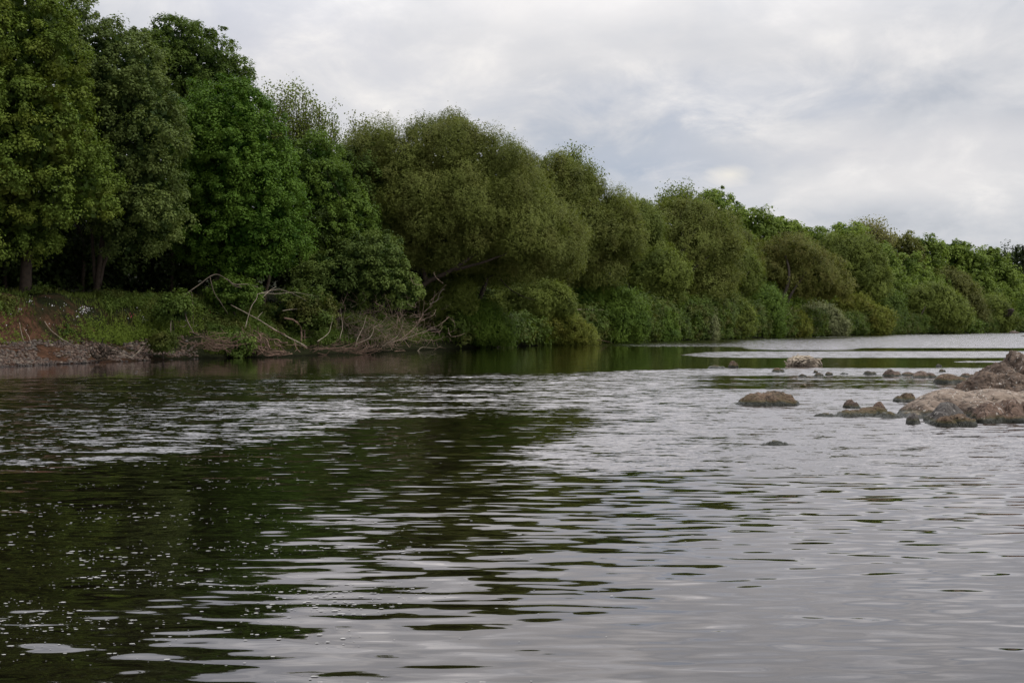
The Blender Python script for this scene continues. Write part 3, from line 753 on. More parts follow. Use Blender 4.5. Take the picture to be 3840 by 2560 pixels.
T('willow_tree', 'willow', [(2560, 1020), (2640, 970), (2720, 1000), (2760, 1080), (2700, 1130), (2580, 1130)], 10, 'olive',
  'low olive willow right of the upright dark limbs', group=gw, thick=3, R=(1.2, 2.4))

T('willow_tree', 'willow', [(2230, 830), (2290, 745), (2370, 750), (2450, 770), (2500, 860), (2480, 1010), (2330, 1040), (2260, 960)], 20, 'olivegreen',
  'olive crown filling the dip between the two largest olive willows', group=gw, thick=3, R=(1.1, 2.3))
T('willow_tree', 'willow', [(2680, 880), (2730, 850), (2800, 880), (2850, 940), (2830, 1040), (2720, 1050), (2680, 970)], 24, 'olive',
  'olive crown rising behind the small willow left of the domed one', group=gw, thick=3, R=(1.4, 2.6))
T('willow_tree', 'willow', [(3080, 900), (3130, 880), (3180, 900), (3200, 980), (3130, 1040), (3070, 990)], 30, 'olivegreen',
  'narrow olive crown squeezed between the domed willow and the two peaked one', group=gw, thick=3, R=(1.6, 2.8))

# ------------------------------------------------------------------ hill trees
gh = 'sycamores covering the far slope'
hill = [
 ([(2600, 790), (2650, 735), (2710, 735), (2760, 790), (2770, 850), (2700, 900), (2620, 880)], 50, 'hillbright', 'bright green rounded sycamore crown highest on the far slope'),
 ([(2700, 850), (2750, 820), (2800, 810), (2870, 815), (2910, 860), (2900, 980), (2820, 1050), (2730, 1060)], 45, 'hill', 'lumpy sycamore right below the highest rounded crown'),
 ([(2860, 840), (2940, 835), (3000, 860), (3030, 920), (3000, 1000), (2890, 980)], 60, 'hillbright', 'sycamore showing over the top of the domed brownish willow'),
 ([(3000, 870), (3060, 870), (3110, 900), (3140, 950), (3120, 1040), (3030, 1020)], 62, 'hill', 'small green crown left of the pale bushy top'),
 ([(3110, 900), (3140, 860), (3200, 850), (3240, 880), (3240, 950), (3140, 970)], 75, 'hillbright', 'round green crown touching the pale bushy top on the skyline'),
 ([(3310, 930), (3360, 895), (3420, 910), (3450, 960), (3450, 1030), (3350, 1040)], 68, 'brown', 'rust brown budding tree on the skyline of the slope'),
 ([(3420, 920), (3460, 890), (3510, 915), (3530, 990), (3510, 1080), (3440, 1060)], 62, 'hill', 'sycamore with a steep right shoulder beside the rust brown tree'),
 ([(3240, 950), (3290, 920), (3340, 950), (3390, 1010), (3410, 1090), (3350, 1130), (3270, 1090)], 40, 'hill', 'dark green tiered sycamore in the middle of the slope'),
 ([(3370, 980), (3430, 960), (3490, 1020), (3510, 1110), (3450, 1140), (3390, 1100)], 42, 'hill', 'tiered sycamore standing right of the one in mid slope'),
 ([(3500, 960), (3540, 920), (3600, 915), (3640, 960), (3650, 1040), (3590, 1080), (3510, 1050)], 60, 'hillbright', 'light green dome on the skyline under the tiny dark tree top'),
 ([(3600, 1000), (3640, 960), (3690, 980), (3730, 1060), (3730, 1150), (3670, 1150), (3620, 1090)], 40, 'hill', 'dark tiered crown below and right of the light green dome'),
 ([(3660, 970), (3720, 950), (3780, 985), (3820, 1060), (3830, 1150), (3770, 1190), (3720, 1120)], 45, 'hill', 'last steep sycamore before the far ridge'),
 ([(3780, 1060), (3830, 1010), (3920, 1020), (3980, 1080), (3980, 1200), (3850, 1210)], 50, 'hillbright', 'green crown cut by the right edge below the ridge'),
]
for i, (poly, off, mt, lab) in enumerate(hill):
    poly = [(a, b-12 if b < 1000 else b+30) for a, b in poly]
    T('sycamore_tree', 'broad', poly, off, mt, lab, group=gh, thick=5, R=(1.4, 3.3), nlimb=3, lai=.75, tries=3000)
sparse('budding_tree', [(3190, 900), (3220, 850), (3270, 842), (3320, 865), (3350, 905), (3320, 950), (3210, 950)], 80, 'buff',
  'pale bushy top of a budding tree on the far skyline', nbr=260, leafn=7, base=3265, seed=17, r0=.22, rl=.45, L0=.3, bark=simplemat('pale twigs', (.16, .14, .09), (.26, .23, .15), 2))
# conifers on the ridge
for i, (px, top, lab) in enumerate([(3693, 942, 'single tiny pointed conifer nearest the hill trees'), (3720, 932, 'small dark spire shaped conifer alone on the ridge'), (3812, 928, 'dark conifer left of the tallest at the right edge'), (3836, 922, 'tallest dark conifer at the right edge of the ridge'), (3575, 915, 'tiny dark tree top poking above the light green dome')]):
    rng = np.random.default_rng(700+i); d = 600 if i < 4 else 430
    ptop = at(px, top, d); b = ptop.copy(); b[2] = 24 if i < 4 else 19; h = ptop[2]-b[2]
    r = tag(empty('conifer_tree', b), lab, 'tree', 'conifers on the far ridge' if i < 4 else None)
    n = 900; t = rng.random(n)**.7; ang = rng.uniform(0, 6.283, n); rad = (1-t)*h*.22*rng.uniform(.4, 1, n)*(.75+.25*np.sin(t*40)) if i < 4 else np.sqrt(np.clip(1-(t*2-1)**2, 0, 1))*1.6*rng.random(n)
    c = np.stack([np.cos(ang)*rad, np.sin(ang)*rad, (t if i < 4 else .65+.35*t)*h-.1*rad], -1)
    Lq = rng.uniform(.8, 1.5, n)
    Q = leafquads(c, rng.normal(size=(n, 3))+np.array([0, 0, .8]), np.stack([np.cos(ang), np.sin(ang), 0*ang-.2], -1), Lq, Lq*.3)
    quads_obj('crown', Q, rng.random(n), G['conifer'], r)
    V, Fq = tubes([(np.array([[0, 0, -1.], [0, 0, h*.5], [0, 0, h*.97]]), np.array([.4, .25, .05]))]); mesh_np('trunk', V, Fq, BARKDARK, r)

# ------------------------------------------------------------------ shrubs along the water
gb = 'shrubs along the waterline'
shr = [
 ([(1590, 1180), (1660, 1130), (1750, 1120), (1850, 1150), (1930, 1210), (1930, 1290), (1780, 1300), (1680, 1255), (1610, 1225)], 1.5, 'midgreen', 'bright green shrub hanging over the dark sloping log', 'willow', (.5, 1.0)),
 ([(1540, 1130), (1620, 1060), (1740, 1060), (1800, 1110), (1780, 1170), (1620, 1190)], 4, 'olivegreen', 'grey green shrub below the leaning dark trunk', 'willow', (.6, 1.2)),
 ([(1850, 1240), (1930, 1180), (2040, 1160), (2150, 1190), (2230, 1240), (2250, 1295), (1980, 1302), (1860, 1302)], .5, 'yellowolive', 'yellowish osier shrub dipping into the water beside the small pale bird', 'willow', (.6, 1.25)),
 ([(1820, 1140), (1900, 1060), (2030, 1040), (2130, 1090), (2160, 1160), (2050, 1200), (1860, 1210)], 4, 'olivegreen', 'soft green willow shrub under the arching bare bough', 'willow', (.8, 1.6)),
 ([(2110, 1150), (2180, 1070), (2290, 1050), (2380, 1110), (2430, 1190), (2420, 1286), (2270, 1292), (2210, 1230)], 2, 'midgreen', 'tall mid green shrub behind the crooked grey sticks', 'willow', (.9, 1.8)),
 ([(2240, 1240), (2310, 1200), (2390, 1230), (2400, 1289), (2230, 1293)], 0, 'yellowolive', 'low yellow green bush above the reddish arched branch', 'willow', (.5, 1.0)),
 ([(2380, 1190), (2430, 1120), (2500, 1150), (2540, 1230), (2530, 1279), (2400, 1288)], 2, 'midgreen', 'rounded green shrub where the bank bends away', 'willow', (.9, 1.7)),
 ([(2470, 1130), (2540, 1090), (2610, 1150), (2620, 1230), (2600, 1276), (2530, 1279)], 5, 'deep', 'deep green shrub with a bright crest left of the silver one', 'broad', (.9, 1.7)),
 ([(2560, 1170), (2620, 1120), (2680, 1180), (2700, 1272), (2580, 1277)], 2, 'silver', 'silver grey willow shrub at the waterline', 'willow', (.9, 1.6)),
 ([(2640, 1160), (2700, 1090), (2770, 1110), (2830, 1190), (2810, 1267), (2670, 1273)], 5, 'olivegreen', 'dusky shrub right of the silver one', 'willow', (1.1, 2.0)),
 ([(2740, 1110), (2830, 1050), (2900, 1080), (2930, 1150), (2940, 1264), (2820, 1268), (2790, 1190)], 6, 'midgreen', 'tall green shrub left of the twin leaning trunks', 'willow', (1.2, 2.2)),
 ([(2900, 1200), (2960, 1160), (3020, 1180), (3050, 1261), (2900, 1265)], 2, 'yellowolive', 'low yellow green shrub at the foot of the twin trunks', 'willow', (1.0, 1.8)),
 ([(3000, 1180), (3060, 1130), (3130, 1160), (3180, 1220), (3170, 1258), (3020, 1262)], 4, 'silver', 'first pale shrub of the two at the bend', 'willow', (1.2, 2.2)),
 ([(3130, 1140), (3200, 1100), (3280, 1140), (3340, 1200), (3350, 1254), (3180, 1257)], 5, 'yellowolive', 'second pale shrub of the two at the bend, taller and greener', 'willow', (1.3, 2.6)),
 ([(3540, 1220), (3600, 1180), (3650, 1200), (3680, 1250), (3540, 1251)], 3, 'deep', 'dark low shrub beside the patch of red earth', 'broad', (1.3, 2.2)),
 ([(1020, 1150), (1100, 1090), (1200, 1100), (1260, 1170), (1240, 1240), (1120, 1250), (1040, 1220)], 3, 'weed', 'leafy shrub behind the long pale pole', 'broad', (.45, .9)),
 ([(790, 1090), (860, 1050), (950, 1070), (970, 1140), (880, 1170), (800, 1150)], 4.5, 'midgreen', 'small leafy sapling caught in the arching dead branch', 'broad', (.35, .7)),
 ([(560, 1280), (600, 1240), (650, 1250), (655, 1295), (620, 1318), (570, 1312)], .2, 'grass', 'yellow green weed clump at the tip of the stony beach', 'willow', (.25, .5)),
 ([(850, 1270), (890, 1255), (930, 1280), (920, 1330), (860, 1335)], .2, 'deep', 'dark green tuft at the water between the two root heaps', 'broad', (.25, .5)),
 ([(590, 1150), (640, 1115), (700, 1140), (710, 1200), (620, 1210)], 3.4, 'deep', 'dark nettle clump on the bank above the beach tip', 'broad', (.3, .6)),
]
for i, (poly, off, mt, lab, typ, R) in enumerate(shr):
    T('shrub', typ, poly, off, mt, lab, cat='shrub', group=gb if i < 15 else 'shrubs on the near bank', thick=max(.6, R[1]*1.3), R=R, nlimb=5, r0=.05, seed=900+i)

# ------------------------------------------------------------------ uncountable masses
stuff_foliage('undergrowth', [(-500, 1110), (-500, 800), (300, 800), (700, 860), (1200, 900), (1600, 960), (2100, 1050), (2100, 1200), (1600, 1160), (1200, 1120), (700, 1110)], 15, 'darkwood', 'undergrowth leaves tinted dark as shade beneath the left wood', (.9, 1.9), 2.5, cat='undergrowth', tries=6000, sep=.6)
stuff_foliage('woodland', [(-500, 300), (300, 250), (600, 300), (950, 500), (1300, 680), (1500, 560), (1850, 600), (2150, 750), (2350, 870), (2600, 860), (2800, 900), (3000, 930), (3300, 980), (3600, 1030), (3850, 1090), (4000, 1090), (4000, 1230), (3000, 1200), (2200, 1180), (1500, 1050), (-500, 1000)], 34, 'hill', 'dense woodland mass behind the nearer trees', (2.0, 3.6), 3, tries=7000, cat='woodland', seed=8, sep=.7)
stuff_foliage('woodland', [(3560, 960), (3640, 945), (3700, 940), (3760, 944), (3840, 936), (4100, 925), (4100, 1070), (3560, 1070)], 620, 'darkwood', 'distant dark wood along the ridge at the right', (2.5, 6.0), 8, tries=4500, cat='woodland', seed=9, sep=.8)
stuff_foliage('scrub', [(1660, 1190), (1750, 1190), (2000, 1180), (2400, 1120), (2700, 1110), (3000, 1160), (3400, 1180), (3900, 1190), (3900, 1246), (3400, 1252), (3000, 1262), (2700, 1270), (2300, 1286), (1900, 1298), (1720, 1294), (1660, 1280)], 1.2, 'weed', 'tangled green scrub covering the foot of the bank', (.7, 1.5), 1.2, tries=5000, cat='scrub', seed=10, sep=.6, typ='willow', lai=1.1)

def bank_cover():
    rng = np.random.default_rng(21)
    # grass and tall herbs scattered over the near bank
    n = 60000
    px = rng.uniform(-150, 1750, n); off = rng.uniform(-1, 10, n)
    d = np.interp(px, SHPX, SHD)+off; x = (px-1920)/F*d; y = d
    z, s = tzv(x, y)
    bare = smooth(520, 380, px)
    pn = fbm(np.stack([x*.7, y*.7, 0*x], -1), 3)
    dens = np.where(s > 3.4, 1.0, 0.0)*(1-.9*bare*smooth(.62, .52, pn))
    dens = np.where(px > 760, np.where(s > .4, 1.0, 0), dens)
    dens = np.maximum(dens, ((s > 6.3) & (s < 8)).astype(float)*.8)
    dens = np.where((px > 1050) & (s < 1.2), dens*.35, dens)
    lush = np.exp(-((px-520)/170)**2)+np.exp(-((px-940)/110)**2)
    k = rng.random(n) < dens*(.30+.45*lush)*smooth(.30, .58, fbm(np.stack([x*.9, y*.9, 0*x+31], -1), 3))
    px, x, y, z, s, lush = px[k], x[k], y[k], z[k], s[k], lush[k]
    m = len(x); h = rng.uniform(.12, .38, m)*(1+1.1*lush*(s < 5.5)*rng.random(m))
    lean = rng.normal(size=(m, 3))*.25; lean[:, 2] = 1; lean[:, 1] -= .15
    c = np.stack([x, y, z], -1)+nrm(lean)*h[:, None]*.5
    Q = leafquads(c, rng.normal(size=(m, 3))*np.array([1, 1, .2])+np.array([0, -.8, 0]), lean, h, np.full(m, .022)+.012*rng.random(m))
    tint = np.clip(.15+.5*rng.random(m)+.5*lush*rng.random(m), 0, 1)
    tag(quads_obj('grass', Q, tint, G['grass']), 'tall grass and herbs on the near earth bank', 'grass', kind='stuff')
    n = 9000
    pa = rng.uniform(-100, 760, n); keep = rng.random(n) < (.12+.9*np.exp(-((pa-540)/190)**2)); pa = pa[keep]; n = len(pa)
    oa = rng.uniform(2.6, 5.4, n); da = np.interp(pa, SHPX, SHD)+oa; xa = (pa-1920)/F*da
    za, sa = tzv(xa, da); kk = (sa > 2.9) & (fbm(np.stack([xa*1.3, da*1.3, 0*xa+5], -1), 3) > .44); xa, ya, za = xa[kk], da[kk], za[kk]; m = len(xa)
    st = np.repeat(np.arange(m), 7); hh = rng.uniform(.25, .75, m); tt = rng.random(len(st)); ln = rng.normal(size=(m, 3))*.12
    pos = np.stack([xa, ya, za], -1)[st]+ln[st]*tt[:, None]+np.stack([0*tt, 0*tt, tt*hh[st]], -1)+rng.normal(size=(len(st), 3))*.035
    Lq = rng.uniform(.06, .13, len(st))*(1.15-.5*tt)
    Q = leafquads(pos, rng.normal(size=(len(st), 3))*.6+np.array([0, -.6, .7]), rng.normal(size=(len(st), 3))+np.array([0, 0, .9]), Lq, Lq*.28)
    tag(quads_obj('tall_herbs', Q, .45+.55*rng.random(m)[st]*rng.random(len(st)), G['herb']), 'light green tall herbs along the foot of the earth bank', 'herbs', kind='stuff')
    # leafy weeds
    n = 13000
    px = rng.uniform(-150, 1750, n); off = rng.uniform(-1, 9, n)
    d = np.interp(px, SHPX, SHD)+off; x = (px-1920)/F*d; y = d
    z, s = tzv(x, y); pn = fbm(np.stack([x*.6, y*.6, 0*x+9], -1), 3)
    k = ((s > 3.6) & (pn > .47+.03*smooth(500, 350, px))) | ((px > 780) & (s > .8) & (pn > .40))
    x, y, z = x[k], y[k], z[k]
    m = len(x); nl = 26; idx = np.repeat(np.arange(m), nl); M = len(idx)
    P = np.stack([x, y, z+.12], -1); v = nrm(rng.normal(size=(M, 3))+np.array([0, -.3, .6]))
    r = rng.uniform(.10, .55, m)*np.where(rng.random(m) < .3, 1, .6)
    pos = P[idx]+v*(r[idx]*rng.uniform(.5, 1.1, M))[:, None]
    Lq = rng.uniform(.07, .15, M)
    Q = leafquads(pos, v+rng.normal(size=(M, 3))*.4, rng.normal(size=(M, 3)), Lq, Lq*.36)
    tag(quads_obj('weeds', Q, .6*rng.random(m)[idx]+.4*rng.random(M), G['weed']), 'leafy dark green weeds on the near earth bank', 'weeds', kind='stuff')
    # blossom
    for nm, colr, cnt, spots, lab in (('white_flowers', (.60, .59, .62), 70, [(325, 1163, 13, 7, 55), (120, 1130, 8, 5, 12), (80, 1163, 5, 4, 8), (555, 1200, 8, 6, 14), (655, 1120, 10, 8, 12), (590, 1240, 7, 5, 14), (300, 1188, 4, 4, 5), (200, 1148, 4, 4, 5), (250, 1147, 4, 4, 4), (690, 1146, 8, 5, 6)], 'scattered small white blossoms among the bank weeds'),
                                     ('red_flowers', (.40, .06, .09), 60, [(795, 1160, 5, 9, 30), (500, 1183, 7, 5, 10), (822, 1222, 5, 5, 10), (883, 1216, 6, 8, 14)], 'small red blossoms on the bank below the arching branch')):
        mm = simplemat(nm.replace('_', ' '), tuple(c*.8 for c in colr), colr, 20, .7, 0)
        Pp = []
        for (a, b, sx, sy, c_) in spots:
            for _ in range(c_):
                q = at(a+rng.normal()*sx, b+rng.normal()*sy, Ds(a)+4.0); Pp.append(q)
        for _ in range(cnt if nm[0] == 'w' else 6):
            a = rng.uniform(0, 900); q = at(a, rng.uniform(1110, 1240), Ds(a)+4.2); Pp.append(q)
        Pp = np.array(Pp); s_, _ = shore_dist(Pp[:, 0], Pp[:, 1])
        # settle each blossom on the surface of the bank: walk back until the ground is met
        for i in range(len(Pp)):
            p = Pp[i]; ray = p-np.array([0, 0, CAMZ]); ray = ray/ray[1]
            ys = np.arange(p[1]-5, p[1]+6, .15); xs = ray[0]*ys; zs = CAMZ+ray[2]*ys
            g, _ = tzv(xs, ys); hit = np.where(g > zs-.12)[0]
            kk = hit[0] if len(hit) else len(ys)//2
            Pp[i] = (xs[kk], ys[kk]-.2, zs[kk]+.02)
        M = len(Pp); Lq = rng.uniform(.03, .06, M)
        Q = leafquads(Pp, rng.normal(size=(M, 3))*.4+np.array([0, -1, .5]), rng.normal(size=(M, 3)), Lq, Lq*.5)
        tag(quads_obj(nm, Q, rng.random(M), mm), lab, 'flowers', kind='stuff')
    # stones of the little beach
    n = 5200
    px = rng.uniform(-200, 740, n); s0 = rng.uniform(-.5, 3.9, n)
    d = np.interp(px, SHPX, SHD)+s0*1.05; x = (px-1920)/F*d; y = d
    z, s = tzv(x, y); top = 2.4+2.6*fbm(np.stack([x*.5, 0*x, 0*x+3], -1), 3); pat = fbm(np.stack([x*1.1, y*1.1, 0*x+8], -1), 3)
    k = (s < top+rng.normal(size=n)*.5) & (s > -.4) & (rng.random(n) < np.where(px > 690, .4, 1)*smooth(.36, .52, pat))
    x, y, z = x[k], y[k], z[k]; m = len(x)
    base = np.array([[1, 0, 0], [-1, 0, 0], [0, 1, 0], [0, -1, 0], [0, 0, 1], [0, 0, -1]], float)
    fc = np.array([[0, 2, 4], [2, 1, 4], [1, 3, 4], [3, 0, 4], [2, 0, 5], [1, 2, 5], [3, 1, 5], [0, 3, 5]])
    # subdivide the octahedron once
    vs = [tuple(v) for v in base]; ff = []
    def mid(a, b):
        v = nrm(np.array(vs[a])+np.array(vs[b])); vs.append(tuple(v)); return len(vs)-1
    for a, b, c in fc:
        ab, bc, ca = mid(a, b), mid(b, c), mid(c, a); ff += [(a, ab, ca), (ab, b, bc), (ca, bc, c), (ab, bc, ca)]
    vs = np.array(vs); ff = np.array(ff)
    size = .035+.085*rng.random(m)**2.2
    sc = np.stack([rng.uniform(.8, 1.35, m), rng.uniform(.7, 1.2, m), rng.uniform(.55, 1.0, m)], -1)*size[:, None]
    a = rng.uniform(0, 6.28, m); jit = rng.uniform(.75, 1.2, (m, len(vs), 1))
    v = vs[None]*jit*sc[:, None]
    vx = v[..., 0]*np.cos(a)[:, None]-v[..., 1]*np.sin(a)[:, None]; vy = v[..., 0]*np.sin(a)[:, None]+v[..., 1]*np.cos(a)[:, None]
    V = np.stack([vx+x[:, None], vy+y[:, None], v[..., 2]+z[:, None]+size[:, None]*.15], -1).reshape(-1, 3)
    Fq = (ff[None]+np.arange(m)[:, None, None]*len(vs)).reshape(-1, 3)
    tag(mesh_np('gravel', V, Fq, STONE, tint=np.repeat(rng.random(m), len(ff))), 'brown and grey stones of the narrow beach', 'gravel', kind='stuff')
bank_cover()

# ------------------------------------------------------------------ dead wood
def stick(name, paths, mat, label, d=None, off=None, cat='branch', group=None, seed=1, part=None):
    rng = np.random.default_rng(seed); lst = []
    for pth, ra, rb in paths:
        q = []
        for p in pth:
            dd = (d if d else Ds(p[0])+off)+(p[2] if len(p) > 2 else 0); q.append(at(p[0], p[1], dd))
        q = smoothpath(q, 7, .03, rng); lst.append((q, np.linspace(ra, rb, len(q))))
    V, Fq = tubes(lst); loc = V.mean(0); loc[2] = V[:, 2].min()
    o = mesh_np(name, V, Fq, mat, smooth=True, loc=loc); return tag(o, label, cat, group)
stick('fallen_pole', [([(866, 1143, 2), (965, 1195, 1), (1057, 1251, .2), (1150, 1300, -.4)], .022, .042), ([(965, 1195, 1), (985, 1170, .9)], .02, .01)], DEADWOOD, 'long straight pale pole slanting down the bank into the twigs', off=.6, seed=2)
stick('arched_branch', [([(640, 1260, 1), (642, 1200, 2), (660, 1160, 2), (700, 1103, 2), (745, 1070, 2), (787, 1038, 2), (815, 1028, 2), (850, 1046, 2), (880, 1070, 2), (905, 1078, 2)], .03, .018), ([(850, 1046, 2), (880, 1066, 2), (930, 1066, 2), (968, 1078, 2)], .04, .02), ([(787, 1040, 2), (800, 1095, 2), (830, 1140, 2), (855, 1178, 2)], .028, .012), ([(718, 1092, 2), (724, 1140, 2), (724, 1180, 2), (726, 1230, 2)], .02, .012), ([(693, 1160, 2), (700, 1200, 1.5), (720, 1240, 1), (740, 1255, .6), (820, 1290, 0)], .045, .02), ([(700, 1215, 1.5), (690, 1225, 1.4), (672, 1222, 1.4)], .02, .01)], DEADGREY, 'arching dead branch looping above the red flowered bank', off=.9, seed=3)
stick('bare_branch', [([(920, 1230, 1), (935, 1170, 1), (945, 1144, 1), (960, 1120, 1), (966, 1102, 1)], .022, .018), ([(966, 1102, 1), (1006, 1092, 1), (1047, 1085, 1), (1098, 1100, 1), (1150, 1128, 1)], .018, .008), ([(980, 1100, 1), (1040, 1102, 1), (1100, 1096, 1), (1195, 1112, 1)], .016, .007), ([(985, 1115, 1), (1010, 1090, 1), (1035, 1075, 1)], .02, .008)], DEADWOOD, 'forked grey branch spreading sideways above the pale pole', off=-.2, seed=4)
stick('bare_branch', [([(1060, 1165, 1), (1110, 1158, 1), (1165, 1157, 1), (1190, 1162, 1)], .02, .01)], DEADWOOD, 'thin level twig right of the forked grey branch', off=1.5, seed=5)
stick('bent_snag', [([(1065, 1192, 1), (1100, 1200, 1), (1125, 1225, 1), (1130, 1260, .8), (1128, 1290, .5)], .06, .05), ([(1065, 1190, 1), (1110, 1203, 1), (1160, 1213, 1)], .02, .01), ([(1142, 1240, .8), (1142, 1270, .6), (1145, 1290, .5)], .04, .03), ([(1130, 1240, .8), (1165, 1240, .8)], .02, .012), ([(1135, 1265, .6), (1168, 1263, .6)], .02, .012)], DEADBROWN, 'bent upright snag between the pale pole and the branch heap', off=.8, seed=6)
for j, (pts, lab) in enumerate([
  ([(1506, 1136), (1503, 1170), (1511, 1215), (1500, 1245), (1486, 1265), (1430, 1300)], 'tallest upright dead branch of the heap, slightly wavy'),
  ([(1588, 1177), (1570, 1210), (1547, 1236), (1510, 1265), (1460, 1290)], 'reddish dead branch reaching up right out of the heap'),
  ([(1470, 1187), (1450, 1186), (1440, 1200), (1424, 1216), (1404, 1225), (1398, 1245), (1384, 1266), (1330, 1292)], 'pale zigzag branch in the middle of the heap'),
  ([(1376, 1180), (1366, 1210), (1356, 1235), (1340, 1270), (1333, 1300)], 'straight pale branch standing left of the zigzag one'),
  ([(1635, 1233), (1600, 1240), (1560, 1255), (1500, 1275), (1440, 1285)], 'long low branch pointing right from the heap'),
  ([(1635, 1306), (1600, 1302), (1580, 1304), (1565, 1316)], 'small hooked branch on the water right of the heap'),
  ([(1248, 1185), (1244, 1210), (1230, 1250), (1190, 1280)], 'slim pale stem at the left side of the heap'),
  ([(1277, 1156), (1281, 1190), (1284, 1225), (1275, 1270)], 'forked grey stem standing behind the left of the heap')]):
    stick('dead_branch', [([(a, b, rngo) for (a, b), rngo in zip(pts, np.linspace(.3, -.3, len(pts)))], (.010 if j in (0, 1, 2, 4) else .008), .022)], DEADWOOD if j not in (1,) else DEADPINK, lab, off=-2.2, group='bare branches standing out of the heap', seed=30+j)
def heap(name, cx, cy, wx, wy, n, d, mat, label, Ln, r, seed, ang=(0, 3.14), zt=0, cat='branches'):
    rng = np.random.default_rng(seed); lst = []
    for i in range(n):
        a = at(cx+rng.normal()*wx, cy+abs(rng.normal())*wy*-1+wy*.4, d+rng.normal()*.6)
        th = rng.uniform(*ang); Lg = Ln*rng.uniform(.4, 1.3)
        v = np.array([math.cos(th), rng.normal()*.4, abs(math.sin(th))*.9+zt])*Lg
        a[2] = max(a[2], -.02)
        p = smoothpath([a, a+v*.5+rng.normal(size=3)*Lg*.12, a+v+rng.normal(size=3)*Lg*.08], 5)
        rr = r*rng.uniform(.4, 1.4); lst.append((p, np.linspace(rr, rr*.35, len(p))))
        for _ in range(2):
            k = rng.integers(3, 9); e = p[k]+rng.normal(size=3)*Lg*.2+np.array([0, 0, .1*Lg]); lst.append((np.array([p[k], (p[k]+e)/2+rng.normal(size=3)*.03, e]), np.array([rr*.45, rr*.35, rr*.2])))
    V, Fq = tubes(lst); loc = V.mean(0); loc[2] = 0
    o = mesh_np(name, V, Fq, mat, smooth=True, loc=loc); return tag(o, label, cat, kind=None if cat == 'stump' else 'stuff')
heap('brushwood_heap', 1420, 1280, 110, 85, 320, 75.8, DEADPINK, 'tangled heap of bare reddish branches at the water', 1.25, .015, 41)
heap('brushwood_heap', 1330, 1255, 90, 60, 90, 75.4, DEADWOOD, 'bleached sticks crossing on top of the left part of the heap', .9, .010, 42)
heap('brushwood_heap', 1230, 1320, 120, 12, 45, 68.5, DEADBROWN, 'low line of drifted sticks along the water left of the heap', 1.4, .028, 43, ang=(-.15, .5))
heap('root_heap', 1000, 1318, 50, 30, 60, 63.8, DEADBROWN, 'right heap of driftwood roots fanned out at the water', 1.2, .045, 44, ang=(2.2, 3.3))
heap('root_heap', 790, 1300, 55, 25, 60, 61.2, DEADBROWN, 'left heap of dark roots beside the tip of the beach', 1.0, .030, 45, ang=(-.5, .6), zt=-.2)
heap('driftwood', 385, 1345, 22, 22, 26, 52.6, BARKDARK, 'black root stump lying on the stony beach', .55, .055, 46, ang=(-.3, 3.4), cat='stump')
stick('bare_branch', [([(413, 1315), (430, 1311), (455, 1322), (480, 1335), (494, 1341)], .022, .014), ([(494, 1341), (520, 1315), (536, 1298)], .014, .008), ([(505, 1330), (528, 1312), (540, 1306)], .01, .006)], DEADWOOD, 'pale crooked stick pointing right from the black stump', off=-.2, seed=7)
stick('bare_branch', [([(169, 1204, 2.6), (190, 1236, 2.4), (225, 1265, 2.2), (255, 1283, 1.6)], .016, .02)], DEADWOOD, 'thin pale stick leaning on the bare earth of the bank', off=1.2, seed=8)
stick('bare_branch', [([(73, 1208, 2.6), (80, 1250, 2.4), (88, 1275, 2.2)], .012, .014), ([(90, 1230, 2.6), (108, 1262, 2.4), (117, 1290, 2.2)], .012, .014)], DEADWOOD, 'pair of thin dangling roots near the left edge of the bank', off=1.0, seed=9)
o_ = stick('fallen_log', [([(1605, 1228, 2.2), (1660, 1246, 1.6), (1741, 1272, .8), (1800, 1282, .2), (1868, 1300, -.6)], .20, .06), ([(1741, 1272, .8), (1748, 1290, .6), (1750, 1312, .3)], .06, .04), ([(1800, 1280, .2), (1850, 1286, 0), (1900, 1299, -.4)], .08, .03), ([(1795, 1284, .2), (1800, 1300, .1)], .05, .03)], BARKDARK, 'dark sloping log resting its end in the water', off=.5, cat='log', seed=10)
stick('bare_branch', [([(1612, 1140, 1), (1640, 1125, 1), (1650, 1100, 1), (1664, 1083, 1), (1680, 1082, 1)], .035, .016), ([(1660, 1086, 1), (1690, 1094, 1), (1700, 1110, 1)], .018, .009), ([(1640, 1125, 1), (1660, 1112, 1), (1690, 1112, 1)], .018, .008)], DEADWOOD, 'crooked pale branch sticking up below the leaning willow trunk', off=1.5, seed=11)
stick('bare_branch', [([(1690, 1132, 1), (1710, 1128, 1), (1740, 1131, 1), (1760, 1134, 1)], .02, .01)], DEADWOOD, 'short level stick above the bright green shrub', off=1.0, seed=12)
gs = 'sticks in the yellowish osier'
stick('bare_branch', [([(2070, 1172), (2120, 1163), (2190, 1160), (2264, 1162)], .05, .02), ([(2070, 1170), (2085, 1150)], .03, .02), ([(2195, 1161), (2215, 1150)], .02, .01)], DEADWOOD, 'long level grey stick above the other sticks in the osier', off=-1.2, seed=13, group=gs)
stick('bare_branch', [([(2112, 1184), (2140, 1191), (2160, 1194)], .045, .03)], DEADWOOD, 'short stub of pale wood under the long level stick', off=-1.2, seed=14, group=gs)
stick('bare_branch', [([(2167, 1235), (2185, 1224), (2202, 1212)], .04, .04), ([(2202, 1212), (2220, 1208), (2233, 1198)], .03, .02)], DEADWOOD, 'straight slanting stick above the small pale bird', off=-1.2, seed=15, group=gs)
stick('bare_branch', [([(2170, 1246), (2192, 1252), (2220, 1254), (2240, 1252), (2252, 1240)], .035, .02)], DEADWOOD, 'level stick with an upturned end right of the pale bird', off=-1.2, seed=16, group=gs)
